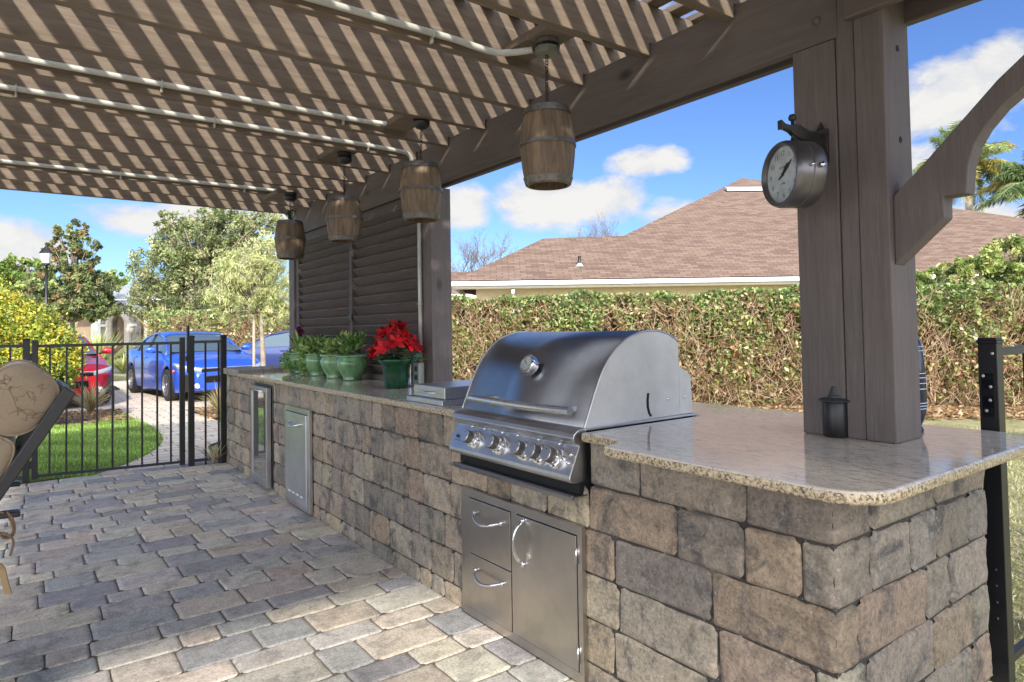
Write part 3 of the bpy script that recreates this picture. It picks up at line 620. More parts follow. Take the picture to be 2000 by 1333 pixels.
# ------------------------------------------------------------------ barrel lanterns
prof=[(.094,0),(.104,.03),(.113,.08),(.119,.14),(.121,.175),(.119,.21),(.112,.265),(.103,.31),(.095,.338)]
def rad(z):
    for (a,b),(c,d) in zip(prof,prof[1:]):
        if b<=z<=d: return a+(c-a)*(z-b)/(d-b)
    return prof[-1][0]
def lantern(px,ytop,ybot,depth,canopy,label,style,rot):
    bot=at(px,ybot,depth); top=at(px,ytop,depth); hz=(top.z-bot.z)/.338; w=1.0
    T=Matrix.Translation(bot)@Matrix.Rotation(rot,4,'Z')@Matrix.Diagonal((1,1,hz,1))
    L=thing('barrel_lantern',label,'lantern',tuple(bot),'barrel lanterns hanging under the pergola')
    mb=MB(); seg=96; ns=16; vs=[]
    zsn=[.338*i/16 for i in range(17)]
    for z in zsn:
        for k in range(seg):
            a=2*math.pi*k/seg; ph=(k*ns/seg)%1.0; gr=-.0022*max(0,1-min(ph,1-ph)*9); bow=-.0012*(abs(ph-.5)*2)**2
            r=rad(z)+gr+bow; vs.append(T@Vector((r*math.cos(a),r*math.sin(a),z)))
    mb.add(vs,[(i*seg+k,i*seg+(k+1)%seg,(i+1)*seg+(k+1)%seg,(i+1)*seg+k) for i in range(16) for k in range(seg)])
    mb.lathe([(.084,.338),(.094,.338)],seg,T); mb.lathe([(.084,.0),(.094,0)],seg,T)
    mb.lathe([(.083,0),(.100,.1),(.108,.17),(.100,.24),(.083,.332)],32,T); b=mb.build('staves',MT['barrel'],L,smooth=True)
    mb=MB(); mb.lathe([(0,.325),(.09,.325)],32,T); mb.build('head',MT['barrel'],L)
    for z0,hh in ((.004,.030),(.168,.018),(.306,.028)):
        mb=MB(); mb.lathe([(rad(z0)+.001,z0),(rad(z0)+.0042,z0),(rad(z0+hh)+.0042,z0+hh),(rad(z0+hh)+.001,z0+hh)],48,T)
        for k in range(8):
            a=2*math.pi*k/8+.3; zz=z0+hh/2; r=rad(zz)+.004; mb.lathe([(.006,-.002),(.005,.003),(0,.0045)],8,T@Matrix.Translation((r*math.cos(a),r*math.sin(a),zz))@Vector((math.cos(a),math.sin(a),0)).to_track_quat('Z','Y').to_matrix().to_4x4())
        mb.build('hoop',MT['hoop'],L,smooth=True,auto=True)
    # canopy + chain
    cz_=canopy.z
    if style==0:
        mb=MB(); mb.lathe([(0,-.035),(.050,-.035),(.052,-.012),(.055,-.010),(.055,.004),(.052,.006),(.050,.028),(0,.03)],8,Matrix.Translation(canopy)@Matrix.Rotation(.2,4,'Z'))
        mb.build('canopy',simple('grey green fixture box',(.17,.18,.15),.5,.2),L,bevel=.002)
        mb=MB(); mb.lathe([(.0565,-.009),(.0575,-.002),(.0565,.004)],24,Matrix.Translation(canopy)); mb.build('gasket',MT['black'],L)
    else:
        mb=MB(); mb.lathe([(0,-.05),(.03,-.048),(.045,-.035),(.05,-.015),(.036,-.010),(.05,-.005),(.052,.02),(0,.022)],18,Matrix.Translation(canopy)); mb.build('canopy',MT['black'],L,smooth=True,auto=True)
    mb=MB(); z=top.z-.002; zt=cz_-.035; i=0; q=Vector((bot.x,bot.y,0)); cc=Vector((canopy.x,canopy.y,0))
    while z<zt:
        t=(z-top.z)/max(.01,zt-top.z); p=q.lerp(cc,t); mb.torus((p.x,p.y,z+.012),.0075,.0022,((1,0,0) if i%2 else (0,1,0)),12,5,1.0)
        z+=.0135; i+=1
    mb.build('chain',MT['black'],L,smooth=True)
    if style==2:
        pf_=[]; c0=Vector((bot.x,bot.y,top.z+.055)); n=90; cen=np.array(c0)+RS.normal(0,.016,(n,3)); V_,F_,c_=leafgeo(cen,.03,pick([(.05,.07,.04),(.10,.12,.07)],n)); npmesh('garland',V_,F_,c_,MT['leaf'],L)
    return L
can1=gz(1068,92,2.63); c1=Vector((1.86,2.24,2.63))
lantern(1071,212,364,2.90,at(1068,92,2.90),'largest nearest barrel lantern hanging on a long chain left of the clock',0,.2)
lantern(823,320,431,3.86,at(823,235,3.86),'weathered grey brown barrel lantern in front of the louvered screen top corner',1,.9)
lantern(673,387,472,4.55,at(673,306,4.55),'sunlit golden barrel lantern, second from the far end of the pergola',1,.5)
lantern(567,432,506,5.45,at(567,382,5.45),'farthest and smallest barrel lantern with a little garland on its chain',2,1.3)
for (c,yy0,yy1) in ((at(1068,92,2.90),CYF(1)+.06,CYF(2)+.0),(at(823,235,3.86),CYF(4)+.06,CYF(5)),(at(673,306,4.55),CYF(6)+.06,CYF(7)),(at(567,382,5.45),CYF(9)+.06,CYF(10))):
    m=MB(); m.box((c.x-.075,yy0,c.z+.031),(c.x+.085,yy1+.015,c.z+.066)); m.build('mounting_block',MT['rafter'],perg,bevel=.003)
# ------------------------------------------------------------------ clock
cl=thing('station_clock','round weathered metal double sided clock on a wall bracket on the near post','clock',(2.13,1.25,1.85))
cn=Vector((-.90,.436,0)).normalized(); cc=at(1551,342,2.24); Tm=fmat(cc,Vector((-cn.y,cn.x,0))*1.0,cn)
# local z = face normal, x = to the right when looking at the face
Tm=fmat(cc,Vector((0,0,1)).cross(cn),cn); R0=.112; hd=.056
mb=MB(); mb.lathe([(.0,-hd),(R0-.014,-hd),(R0-.004,-hd+.006),(R0,-hd+.014),(R0,-.003),(R0-.003,0),(R0,.003),(R0,hd-.014),(R0-.003,hd-.004),(R0-.008,hd+.002),(R0-.014,hd+.001),(R0-.018,hd-.014)],64,Tm); mb.build('case',MT['clockmetal'],cl,smooth=True,auto=True)
mb=MB(); mb.lathe([(R0-.017,hd-.016),(0,hd-.016)],64,Tm); fc=mb.build('face',MT['clockface'],cl)
me_all=[]
for h in range(1,13):
    a=math.radians(90-30*h); m=Tm@Matrix.Translation((.071*math.cos(a),.071*math.sin(a),hd-.0155)); textmesh(str(h),.024,m,'numeral',MT['faded'],fc,.0003)
textmesh('STATION',.0115,Tm@Matrix.Translation((0,.024,hd-.0155)),'dial_lettering',MT['faded'],fc,.0003)
textmesh('PARIS',.009,Tm@Matrix.Translation((0,-.03,hd-.0155)),'dial_lettering',MT['faded'],fc,.0003)
mb=MB()
for ang,Ln,w in ((-52,.066,.0035),(118,.03,.002),(-40,.045,.004)): 
    m=Tm@Matrix.Rotation(math.radians(ang),4,'Z'); mb.prism([(-w,0),(-w*1.6,Ln*.6),(0,Ln),(w*1.6,Ln*.6),(w,0)],'z',hd-.014,hd-.0125,m)
mb.lathe([(.006,hd-.014),(.006,hd-.011),(0,hd-.011)],12,Tm); mb.build('hand',MT['ink'],cl)
e=Tm@Vector((R0*1.0,0,0)); ax=(Tm.to_3x3()@Vector((1,0,0)))
mb=MB(); kp=Tm@Vector((R0,.0,-.024)); 
for dz,rr in ((-.024,.009),(.012,.005)):
    p=Tm@Vector((R0*.98,.008,dz)); mb.tube([p-ax*-.0,p+ax*.012 if False else p-ax*(-.014)],rr,10)
mb.build('catch',MT['chrome'],cl,smooth=True)
topc=cc+Vector((0,0,R0))
mb=MB(); mb.tube([topc-Vector((0,0,.004)),topc+Vector((0,0,.075))],.006,10); mb.lathe([(0,0),(.012,.004),(.014,.012),(.010,.022),(0,.026)],14,Matrix.Translation(topc+Vector((0,0,.070))))
mb.lathe([(.018,0),(.008,.006),(.008,.012)],14,Matrix.Translation(topc)); mb.build('finial',MT['iron'],cl,smooth=True)
arm=Vector((2.268,1.215,topc.z+.022)); up=topc+Vector((0,0,.038)); d=(arm-up)
mb=MB(); pts=[up-d*.45,up-d*.2,up,up+d*.5,arm]; 
dn=d.normalized(); sidev=Vector((0,0,1))
sect=[(-.42,.018),(-.30,.010),(-.12,.012),(0,.022),(.2,.026),(.45,.020),(.75,.026),(1.0,.03)]
top_=[up+d*a+Vector((0,0,h)) for a,h in sect]; bot_=[up+d*a-Vector((0,0,h*.8)) for a,h in sect][::-1]; tv=dn.cross(Vector((0,0,1)))*.009
poly=top_+bot_; n=len(poly); mb.add([p+tv for p in poly]+[p-tv for p in poly],[tuple(range(n)),tuple(range(n,2*n))[::-1]]+[(i,(i+1)%n,n+(i+1)%n,n+i) for i in range(n)])
mb.torus(up+d*.55+Vector((0,0,-.034)),.016,.005,tv,14,6)
mb.box((2.255,1.19,arm.z-.075),(2.269,1.24,arm.z+.045)); mb.lathe([(.014,0),(.0,.03)],10,Matrix.Translation((2.262,1.215,arm.z+.045))); mb.build('bracket',MT['iron'],cl,bevel=.002)
# ------------------------------------------------------------------ lamp + tall jar on the counter
bl=gz(1637,856,.955)+Vector((.03,.02,0))
tl=thing('table_torch','black metal tabletop torch with conical snuffer lid in front of the near post','torch',tuple(bl))
mb=MB(); mb.lathe([(.0,0),(.041,0),(.043,.003),(.043,.118),(.041,.121),(0,.121)],32,Matrix.Translation(bl)); mb.build('canister',MT['black'],tl,smooth=True,auto=True)
mb=MB(); mb.lathe([(.043,.121),(.054,.123),(.055,.127),(.046,.132),(.026,.135),(.025,.141),(.021,.144),(.015,.172),(.012,.174),(0,.174)],32,Matrix.Translation(bl)); mb.build('snuffer_lid',simple('matt black lid',(.035,.04,.042),.5),tl,smooth=True,auto=True)
jb=gz(1775,842,.955)
jr=thing('tall_ceramic_jar','dark blue glazed ceramic jar with white rings half hidden behind the near post','jar',tuple(jb))
mb=MB(); mb.lathe([(0,0),(.046,0),(.048,.008),(.040,.022),(.050,.045),(.058,.075),(.060,.12),(.058,.22),(.052,.30),(.044,.33),(.024,.35),(0,.352)],36,Matrix.Translation(jb)); mb.build('body',MT['bluecer'],jr,smooth=True)
for z in (.085,.095,.105,.155,.175,.195,.21,.29,.305): 
    r=.0605 if z<.2 else (.0588 if z<.25 else .0535); mb=MB(); mb.torus(jb+Vector((0,0,z)),r,.0016,(0,0,1),36,5); mb.build('ring',MT['ring'],jr,smooth=True)
# ------------------------------------------------------------------ potted plants
green=[(.12,.26,.06),(.20,.36,.09),(.32,.48,.14),(.08,.20,.05),(.42,.50,.18)]
def pot(loc,label,group,s=1.0):
    t=thing('potted_plant',label,'potted plant',tuple(loc),group); m=Matrix.Translation(loc)@Matrix.Diagonal((s,s,s,1))
    mb=MB(); mb.lathe([(0,0),(.070,0),(.073,.006),(.075,.012),(.070,.018),(.088,.05),(.110,.09),(.123,.125),(.122,.15),(.108,.172),(.106,.178),(.124,.186),(.128,.193),(.124,.199),(.112,.199),(.106,.192),(.104,.175)],56,m,.012,26); mb.build('pot',MT['glazed'],t,smooth=True)
    mb=MB(); mb.lathe([(.105,.178),(0,.182)],24,m); mb.build('soil',MT['soil'],t); return t
PX=2.13
def potloc(px): p=gx(px,735,PX); return Vector((PX,p.y,.956))
G='green glazed plant pots on the granite'
def strap(t,base,n,L,w,pal,spread,name='foliage',curl=.6):
    parts=[];
    for i in range(n):
        a=RS.uniform(0,2*math.pi); sp=RS.uniform(.15,1)*spread; l=L*RS.uniform(.7,1.15); c=np.array(pick(pal,1)[0]); pts=[]
        for k in range(6):
            q=k/5; pts.append(np.array(base)+np.array([math.cos(a)*sp*l*q,math.sin(a)*sp*l*q,l*q*(1-curl*sp*q)]))
        side=np.array([-math.sin(a),math.cos(a),0]); V_=[];
        for k,p in enumerate(pts): ww=w*[.5,.9,1.,.85,.5,.05][k]; V_+= [p-side*ww,p+side*ww]
        V_=np.array(V_); F_=np.array([[2*k,2*k+1,2*k+3,2*k+2] for k in range(5)]); parts.append((V_,F_,np.tile(c,(12,1))))
    V_,F_,c_=merge(parts); return npmesh(name,V_,F_,c_,MT['leaf'],t)
def clump(t,cen,rad,n,size,pal,name='foliage',asp=.5,droop=0):
    d=unit(RS.normal(size=(n,3))); c=np.array(cen)+d*np.array(rad)*RS.uniform(.3,1,(n,1))**.6; c[:,2]-=droop*np.hypot(c[:,0]-cen[0],c[:,1]-cen[1])
    dd=d+RS.normal(0,.5,(n,3)); V_,F_,c_=leafgeo(c,size,pick(pal,n),direc=dd,asp=asp); return npmesh(name,V_,F_,c_,MT['leaf'],t)
l1=potloc(585);t=pot(l1,'leftmost green pot with a purple bromeliad bloom and trailing vine',G)
strap(t,l1+Vector((0,0,.18)),26,.26,.018,green,.9)
mb=clump(t,l1+Vector((.0,0,.40)),(.03,.03,.06),70,.05,[(.25,.02,.13),(.35,.05,.22),(.18,.02,.10)],'bloom'); 
clump(t,l1+Vector((-.06,.02,.12)),(.11,.14,.12),420,.034,green+[(.35,.42,.10)],'vine',.8)
l2=potloc(621);t=pot(l2,'second green pot from the left with a bushy light green plant spilling over its rim',G)
clump(t,l2+Vector((0,0,.25)),(.15,.15,.12),380,.055,green,'foliage',.5); clump(t,l2+Vector((-.1,.04,.12)),(.06,.08,.12),160,.034,green+[(.35,.42,.10)],'vine',.8)
l3=potloc(655);t=pot(l3,'third green pot from the left with a small sparse reddish green plant',G)
clump(t,l3+Vector((0,0,.24)),(.12,.12,.10),130,.06,green+[(.30,.18,.08)],'foliage',.55); 
l4=potloc(688);t=pot(l4,'rightmost and nearest green glazed pot with upright glossy succulent leaves',G)
parts=[]
for i in range(15):
    b=np.array(l4)+[RS.uniform(-.06,.06),RS.uniform(-.06,.06),.18]; h=RS.uniform(.05,.20); lean=RS.normal(0,.35,2); top=b+np.array([lean[0]*h,lean[1]*h,h])
    for k in range(9):
        a=k*2.4; dd=np.array([math.cos(a),math.sin(a),.5+.8*(k/9)]); q=b+(top-b)*(.5+.5*k/9); L_=.065
        parts.append(leafgeo((q+unit(dd[None])[0]*L_*.5)[None],L_,pick(green,1),direc=dd[None],asp=.36))
V_,F_,c_=merge(parts); npmesh('foliage',V_,F_,c_,MT['leaf'],t)
lp=Vector((2.06,gx(774,745,2.06).y,.956))
pt=thing('poinsettia','red poinsettia in a dark green foil wrapped pot beside the outlet box','potted plant',tuple(lp))
mb=MB(); mb.lathe([(0,0),(.072,0),(.076,.01),(.084,.09),(.090,.15),(.098,.165),(.125,.195),(.118,.200),(.088,.172),(.085,.16)],40,Matrix.Translation(lp),.03,11); mb.build('foil_pot',MT['foil'],pt,smooth=True)
mb=MB(); fl=lp+Vector((.06,-.09,.17)); mb.prism([(0,0),(.05,.01),(.085,.055),(.07,.075),(.02,.05),(-.01,.03)],'x',-.004,.004,Matrix.Translation(fl)@Matrix.Rotation(math.radians(215),4,'Z')); mb.build('foil_flap',MT['foil'],pt,bevel=.003)
mb=MB(); parts=[]; lparts=[]
for i in range(15):
    a=i*2.4; rr=.172*math.sqrt((i+.3)/15); hz=.42-.14*(rr/.172)**1.6+random.uniform(-.035,.035); hc=lp+Vector((rr*math.cos(a),rr*math.sin(a),hz))
    mb.tube([lp+Vector((0.02*math.cos(a),.02*math.sin(a),.15)),lp.lerp(hc,.6)+Vector((0,0,.06)),hc],.003,6)
    out=Vector((math.cos(a)*rr/.19,math.sin(a)*rr/.19,.6)).normalized()
    for ring,(n,L_,tilt) in enumerate(((6,.088,-.05),(5,.06,.4))):
        for k in range(n):
            b=2*math.pi*k/n+ring; u=out.orthogonal().normalized(); w=out.cross(u); dd=(u*math.cos(b)+w*math.sin(b)+out*(tilt*.6+random.uniform(-.2,.2))); dd=dd.normalized(); q=hc+dd*L_*.5
            parts.append(leafgeo(np.array([q]),np.array([[L_]]),pick([(.52,.004,.008),(.72,.012,.018),(.30,.002,.008),(.60,.02,.02)],1),direc=np.array([dd]),asp=.52,nrm=np.array([out])))
    for k in range(2):
        b=random.uniform(0,6.28); dd=Vector((math.cos(b),math.sin(b),-.25)).normalized(); q=lp.lerp(hc,.75)+dd*.06; lparts.append(leafgeo(np.array([q]),np.array([[.11]]),pick([(.05,.14,.03),(.10,.22,.05)],1),direc=np.array([dd]),asp=.5,nrm=np.array([[0,0,1.]])))
mb.build('stem',MT['foil'],pt,smooth=True)
V_,F_,c_=merge(parts); npmesh('bract',V_,F_,c_,MT['leaf'],pt); V_,F_,c_=merge(lparts); npmesh('foliage',V_,F_,c_,MT['leaf'],pt)
# ------------------------------------------------------------------ black fence and gate
FY=7.46
def picket(mb,x,y,z0,z1,r=.0085): mb.box((x-r,y-r,z0),(x+r,y+r,z1))
def fpost(name,x,y,z1,parent,w=.027,z0=0):
    mb=MB(); mb.box((x-w,y-w,z0),(x+w,y+w,z1)); mb.box((x-w-.003,y-w-.003,z1),(x+w+.003,y+w+.003,z1+.012)); mb.prism([(x-w,y-w),(x+w,y-w),(x+w,y+w),(x-w,y+w)],'z',z1+.012,z1+.022); return mb.build(name,MT['black'],parent,bevel=.002)
gx0=gy(68,800,7.66).x; gx1=gy(356,800,7.46).x
def yl(x): return 7.70-.20*(x-.03)/1.35-.045
gate=thing('metal_gate','black metal picket gate closed across the paver walkway','gate',(gx0,yl(gx0),0))
TZ=1.262
def rail(mb,xa,xb,z,h=.014,y=None): 
    a=Vector((xa,yl(xa),z)); b=Vector((xb,yl(xb),z)); d=(b-a).normalized(); s=Vector((-d.y,d.x,0))*.012; u=Vector((0,0,h)); vs=[p+o for p in (a,b) for o in (-s-u,s-u,s+u,-s+u)]; mb.add(vs,[(0,1,2,3),(4,7,6,5),(0,4,5,1),(1,5,6,2),(2,6,7,3),(3,7,4,0)])
mb=MB(); rail(mb,gx0,gx1,TZ-.005); rail(mb,gx0,gx1,.07) if False else None; mb.build('rail',MT['black'],gate)
pk=[gy(px,800,7.5).x for px in (98,131,162,191,221,250,278,307,333)]
for x in pk: 
    mb=MB(); picket(mb,x,yl(x),.035,TZ-.018); mb.build('picket',MT['black'],gate)
mb=MB(); rail(mb,gx0,gx1,.05,.012); mb.build('rail',MT['black'],gate)
for x in (gx0,gx1): mb=MB(); w=.024; mb.box((x-w,yl(x)-w,.02),(x+w,yl(x)+w,TZ+.05)); mb.build('stile',MT['black'],gate,bevel=.002)
lx=gy(367,700,7.45).x
mb=MB(); mb.box((lx-.012,yl(lx)-.03,.95),(lx+.012,yl(lx)-.005,1.36)); mb.lathe([(.014,0),(.016,.05),(.012,.06),(.006,.075),(0,.078)],12,Matrix.Translation((lx,yl(lx)-.017,1.36))); mb.box((lx-.025,yl(lx)-.04,1.07),(lx+.03,yl(lx)-.01,1.12)); mb.build('latch',MT['black'],gate,bevel=.002)
fp=thing('metal_fence','short black metal fence panel between the gate and the block counter','fence',(1.55,7.42,0))
xa=gy(374,800,7.44).x; xb=gy(437,800,7.4).x
fpost('post',xa,yl(xa),TZ+.045,fp); fpost('post',xb,yl(xb),TZ+.045,fp)
for z in (TZ,.05): mb=MB(); rail(mb,xa,xb,z); mb.build('rail',MT['black'],fp)
for px in (402,427): x=gy(px,800,7.42).x; mb=MB(); picket(mb,x,yl(x),.0,TZ-.01); mb.build('picket',MT['black'],fp)
fl_=thing('metal_fence','long black metal fence running left from the gate hinge post','fence',(-.05,7.7,0))
xh=gy(51,800,7.7).x; fpost('post',xh,yl(xh),TZ+.045,fl_)
for z in (TZ,.05): mb=MB(); rail(mb,-3.2,xh,z); mb.build('rail',MT['black'],fl_)
x=xh-.12
while x>-3.2: mb=MB(); picket(mb,x,yl(x),.03,TZ-.01); mb.build('picket',MT['black'],fl_); x-=.118
fpost('post',-2.0,yl(-2.0),TZ+.045,fl_)
for z in (.12,1.12): mb=MB(); mb.box((xh+.02,yl(xh)-.02,z),(gx0-.02,yl(xh)+.02,z+.07)); mb.build('hinge',MT['black'],gate,bevel=.003)
# right hand post and rail
fq=thing('metal_fence','thick black metal fence post with top rail behind the right end of the granite','fence',(2.95,.96,0))
pxm=2.955;pym=.955
fpost('post',pxm,pym,1.262,fq,.031)
for z in (1.212,.05): mb=MB(); mb.box((pxm+.03,pym-.014,z),(4.9,pym+.014,z+.03)); mb.build('rail',MT['black'],fq,bevel=.003)
for i in range(14): mb=MB(); picket(mb,3.34+i*.11,pym,.08,1.212,.009); mb.build('picket',MT['black'],fq)
fpost('post',4.93,pym,1.262,fq,.031)
mb=MB(); mb.box((pxm-.035,pym-.02,.985),(pxm-.0312,pym+.02,1.15)); mb.build('hinge_plate',MT['blackgloss'],fq,bevel=.001)
for (yy,z) in ((-.015,1.14),(.008,1.10),(.005,1.05),(-.008,1.01),(.016,1.225),(0,.42),(0,.36),(0,.3),(0,.24)): mb=MB(); mb.lathe([(.006,0),(.005,.002),(0,.003)],10,Matrix.Translation((pxm-.0352 if z>.9 and z<1.2 else pxm-.0312,pym-yy,z))@Matrix.Rotation(-math.pi/2,4,'Y')); mb.build('screw',MT['conduit'] if z>.9 else MT['iron'],fq,smooth=True)
# ------------------------------------------------------------------ patio chair (left edge)
ch=thing('patio_chair','reclined patio chair with beige embroidered cushion and dark metal frame at left edge','patio chair',(-.4,3.2,0))
CY0,CY1=2.93,3.50
mb=MB()
for yv in (CY0,CY1-.03):
    mb.prism([(.163,1.135),(-.062,.77),(-.28,.42),(-.315,.42),(-.095,.79),(.128,1.165)],'y',yv,yv+.028)
mb.box((-.95,CY0,.40),(-.28,CY0+.028,.44)); mb.box((-.95,CY1-.03,.40),(-.28,CY1-.002,.44))
for x in (-.92,-.30):
    for yv in (CY0+.001,CY1-.031): mb.box((x,yv,0),(x+.028,yv+.026,.40))
mb.box((-.90,CY0+.03,.41),(-.30,CY1-.03,.43)); 
mb.build('frame',MT['black'],ch,bevel=.004)
mb=MB(); mb.prism([(.163,1.135),(.128,1.165),(.118,1.152),(.150,1.124)],'y',CY0+.0285,CY1-.0305); mb.prism([(.01,.89),(.002,.898),(-.012,.875),(-.004,.867)],'y',CY0+.0285,CY1-.0305); mb.prism([(-.10,.712),(-.108,.72),(-.122,.697),(-.114,.689)],'y',CY0+.0285,CY1-.0305); mb.build('crossbar',simple('slate metal',(.10,.12,.15),.4,.2),ch,bevel=.003)
for yv in (CY0-.035,CY1-.02): 
    mb=MB(); mb.prism([(.0,.722),(.0,.742),(-.35,.755),(-.62,.73),(-.66,.69),(-.64,.68),(-.6,.705),(-.35,.733)],'y',yv,yv+.052); mb.box((-.63,yv+.012,0),(-.60,yv+.04,.69)); mb.build('armrest',MT['black'],ch,bevel=.006)
rc_=Vector((-.005,3.2,1.118)); 
def superl(cx,cz,rx,rz,y,n=40,rot=0,p=2.3):
    o=[]
    for k in range(n):
        a=2*math.pi*k/n; c_,s_=math.cos(a),math.sin(a); x=rx*math.copysign(abs(c_)**(2/p),c_); z=rz*math.copysign(abs(s_)**(2/p),s_); o.append((cx+x*math.cos(rot)-z*math.sin(rot),y,cz+x*math.sin(rot)+z*math.cos(rot)))
    return o
def cushion(name,cx,cz,rx,rz,y0_,y1_,rot,p=2.3,puff=.02):
    rows=[];
    for y_,k in ((y0_-puff*1.15,.02),(y0_-puff*1.1,.5),(y0_-puff*.7,.8),(y0_-.2*puff,.96),(y0_,1.0),(y0_+.006,.985),(y0_+.02,1.0),((y0_+y1_)/2,1.015),(y1_-.02,1.0),(y1_-.006,.985),(y1_,1.0),(y1_+.2*puff,.96),(y1_+.7*puff,.8),(y1_+1.1*puff,.5),(y1_+1.15*puff,.02)):
        r_=superl(cx,cz,rx*k,rz*k,y_,44,rot,p); 
        r_=[(x+.004*noise.noise(Vector((x*12,y*9,z*12))),y,z+.005*noise.noise(Vector((x*11+5,y*8,z*11)))) for x,y,z in r_]; rows.append(r_+[r_[0]])
    mb=MB(); mb.grid(rows); o=mb.build(name,MT['fabric'],ch,smooth=True)
    for y_ in (y0_,y1_):
        q=superl(cx,cz,rx*1.004,rz*1.004,y_,44,rot,p); m=MB(); m.tube(q+[q[0]],.004,6); m.build('piping',MT['fabric'],o,smooth=True)
    return o
hr=cushion('headrest_cushion',-.012,1.125,.120,.108,2.955,3.46,.9,2.6,.03)
bc=cushion('back_cushion',-.165,.80,.225,.068,2.955,3.46,1.02,3.2,.018)
sc_=cushion('seat_cushion',-.62,.50,.30,.055,2.965,3.46,0,4,.015)
# embroidery: leaf outlines lying on the headrest end, curling stems
mb=MB(); random.seed(5)
def leafcurve(cx,cz,L,a,w):
    pts1=[];pts2=[]
    for i in range(9):
        t=i/8; s_=math.sin(math.pi*t)*w; x=t*L; 
        for pts,sg in ((pts1,1),(pts2,-1)):
            px_=cx+x*math.cos(a)-sg*s_*math.sin(a); pz_=cz+x*math.sin(a)+sg*s_*math.cos(a); pts.append((px_,pz_))
    return pts1,pts2
def onend(p,cx=-.012,cz=1.125):
    k=min(1,math.hypot((p[0]-cx)/.118,(p[1]-cz)/.112)); y_=2.955-.033*(1-k**2.6)**.55*1.03 if k<1 else 2.955; return (p[0],y_-.0015,p[1])
for (cx,cz,L,a,w) in ((-.03,1.17,.05,1.9,.010),(-.03,1.17,.055,1.2,.011),(-.03,1.17,.05,.5,.009),(-.03,1.165,.045,2.6,.009),(.035,1.13,.055,1.1,.012),(.045,1.12,.045,2.2,.009),(-.01,1.10,.055,-1.1,.011),(.0,1.09,.05,-.4,.010),(.03,1.06,.045,.3,.009),(-.045,1.06,.05,.6,.010),(-.02,1.19,.04,3.0,.008),(.05,1.165,.035,.2,.008)):
    for pts in leafcurve(cx,cz,L,a,w): mb.tube([onend(p) for p in pts],.0008,5)
for pts in ([(-.03,1.21),(-.035,1.17),(-.02,1.13),(-.012,1.10),(.01,1.08),(.04,1.075)],[(.065,1.18),(.055,1.15),(.04,1.13),(.038,1.10)],[(-.07,1.08),(-.05,1.065),(-.03,1.07),(-.02,1.055)],[(-.02,1.135),(.005,1.14),(.02,1.155)]):
    q=cr([(p[0],0,p[1]) for p in pts],5); mb.tube([onend((p.x,p.z)) for p in q],.0006,5)
mb.build('embroidery',MT['thread'],hr,smooth=True)
mb=MB()
for pts in ([gy(0,1000,2.9),gy(16,1010,2.9),gy(26,1035,2.88),gy(18,1050,2.9),gy(0,1045,2.9)],[gy(5,1040,2.88),gy(22,1050,2.87),gy(26,1062,2.87),gy(20,1085,2.88)],[gy(14,1000,2.9),gy(27,1020,2.89),gy(26,1045,2.88),gy(8,1052,2.88),gy(0,1040,2.88)]):
    mb.tube(cr(pts,6),.004,6)
mb.build('tie',simple('brown fabric tie',(.16,.10,.05),.9),bc,smooth=True)
stp=thing('fabric_tie','loose brown fabric tie end hanging below the chair at the left edge','fabric tie',tuple(gy(3,1110,2.7)))
mb=MB(); a_=[gy(-4,1100,2.7),gy(5,1112,2.7),gy(10,1135,2.69),gy(18,1160,2.68)]; q=cr(a_,5); mb.grid([[p-RIGHT*.011 for p in q],[p+RIGHT*.011 for p in q]]); o=mb.build('strip',simple('tan tie cloth',(.24,.16,.08),.9),stp); so2=o.modifiers.new('s','SOLIDIFY'); so2.thickness=.004
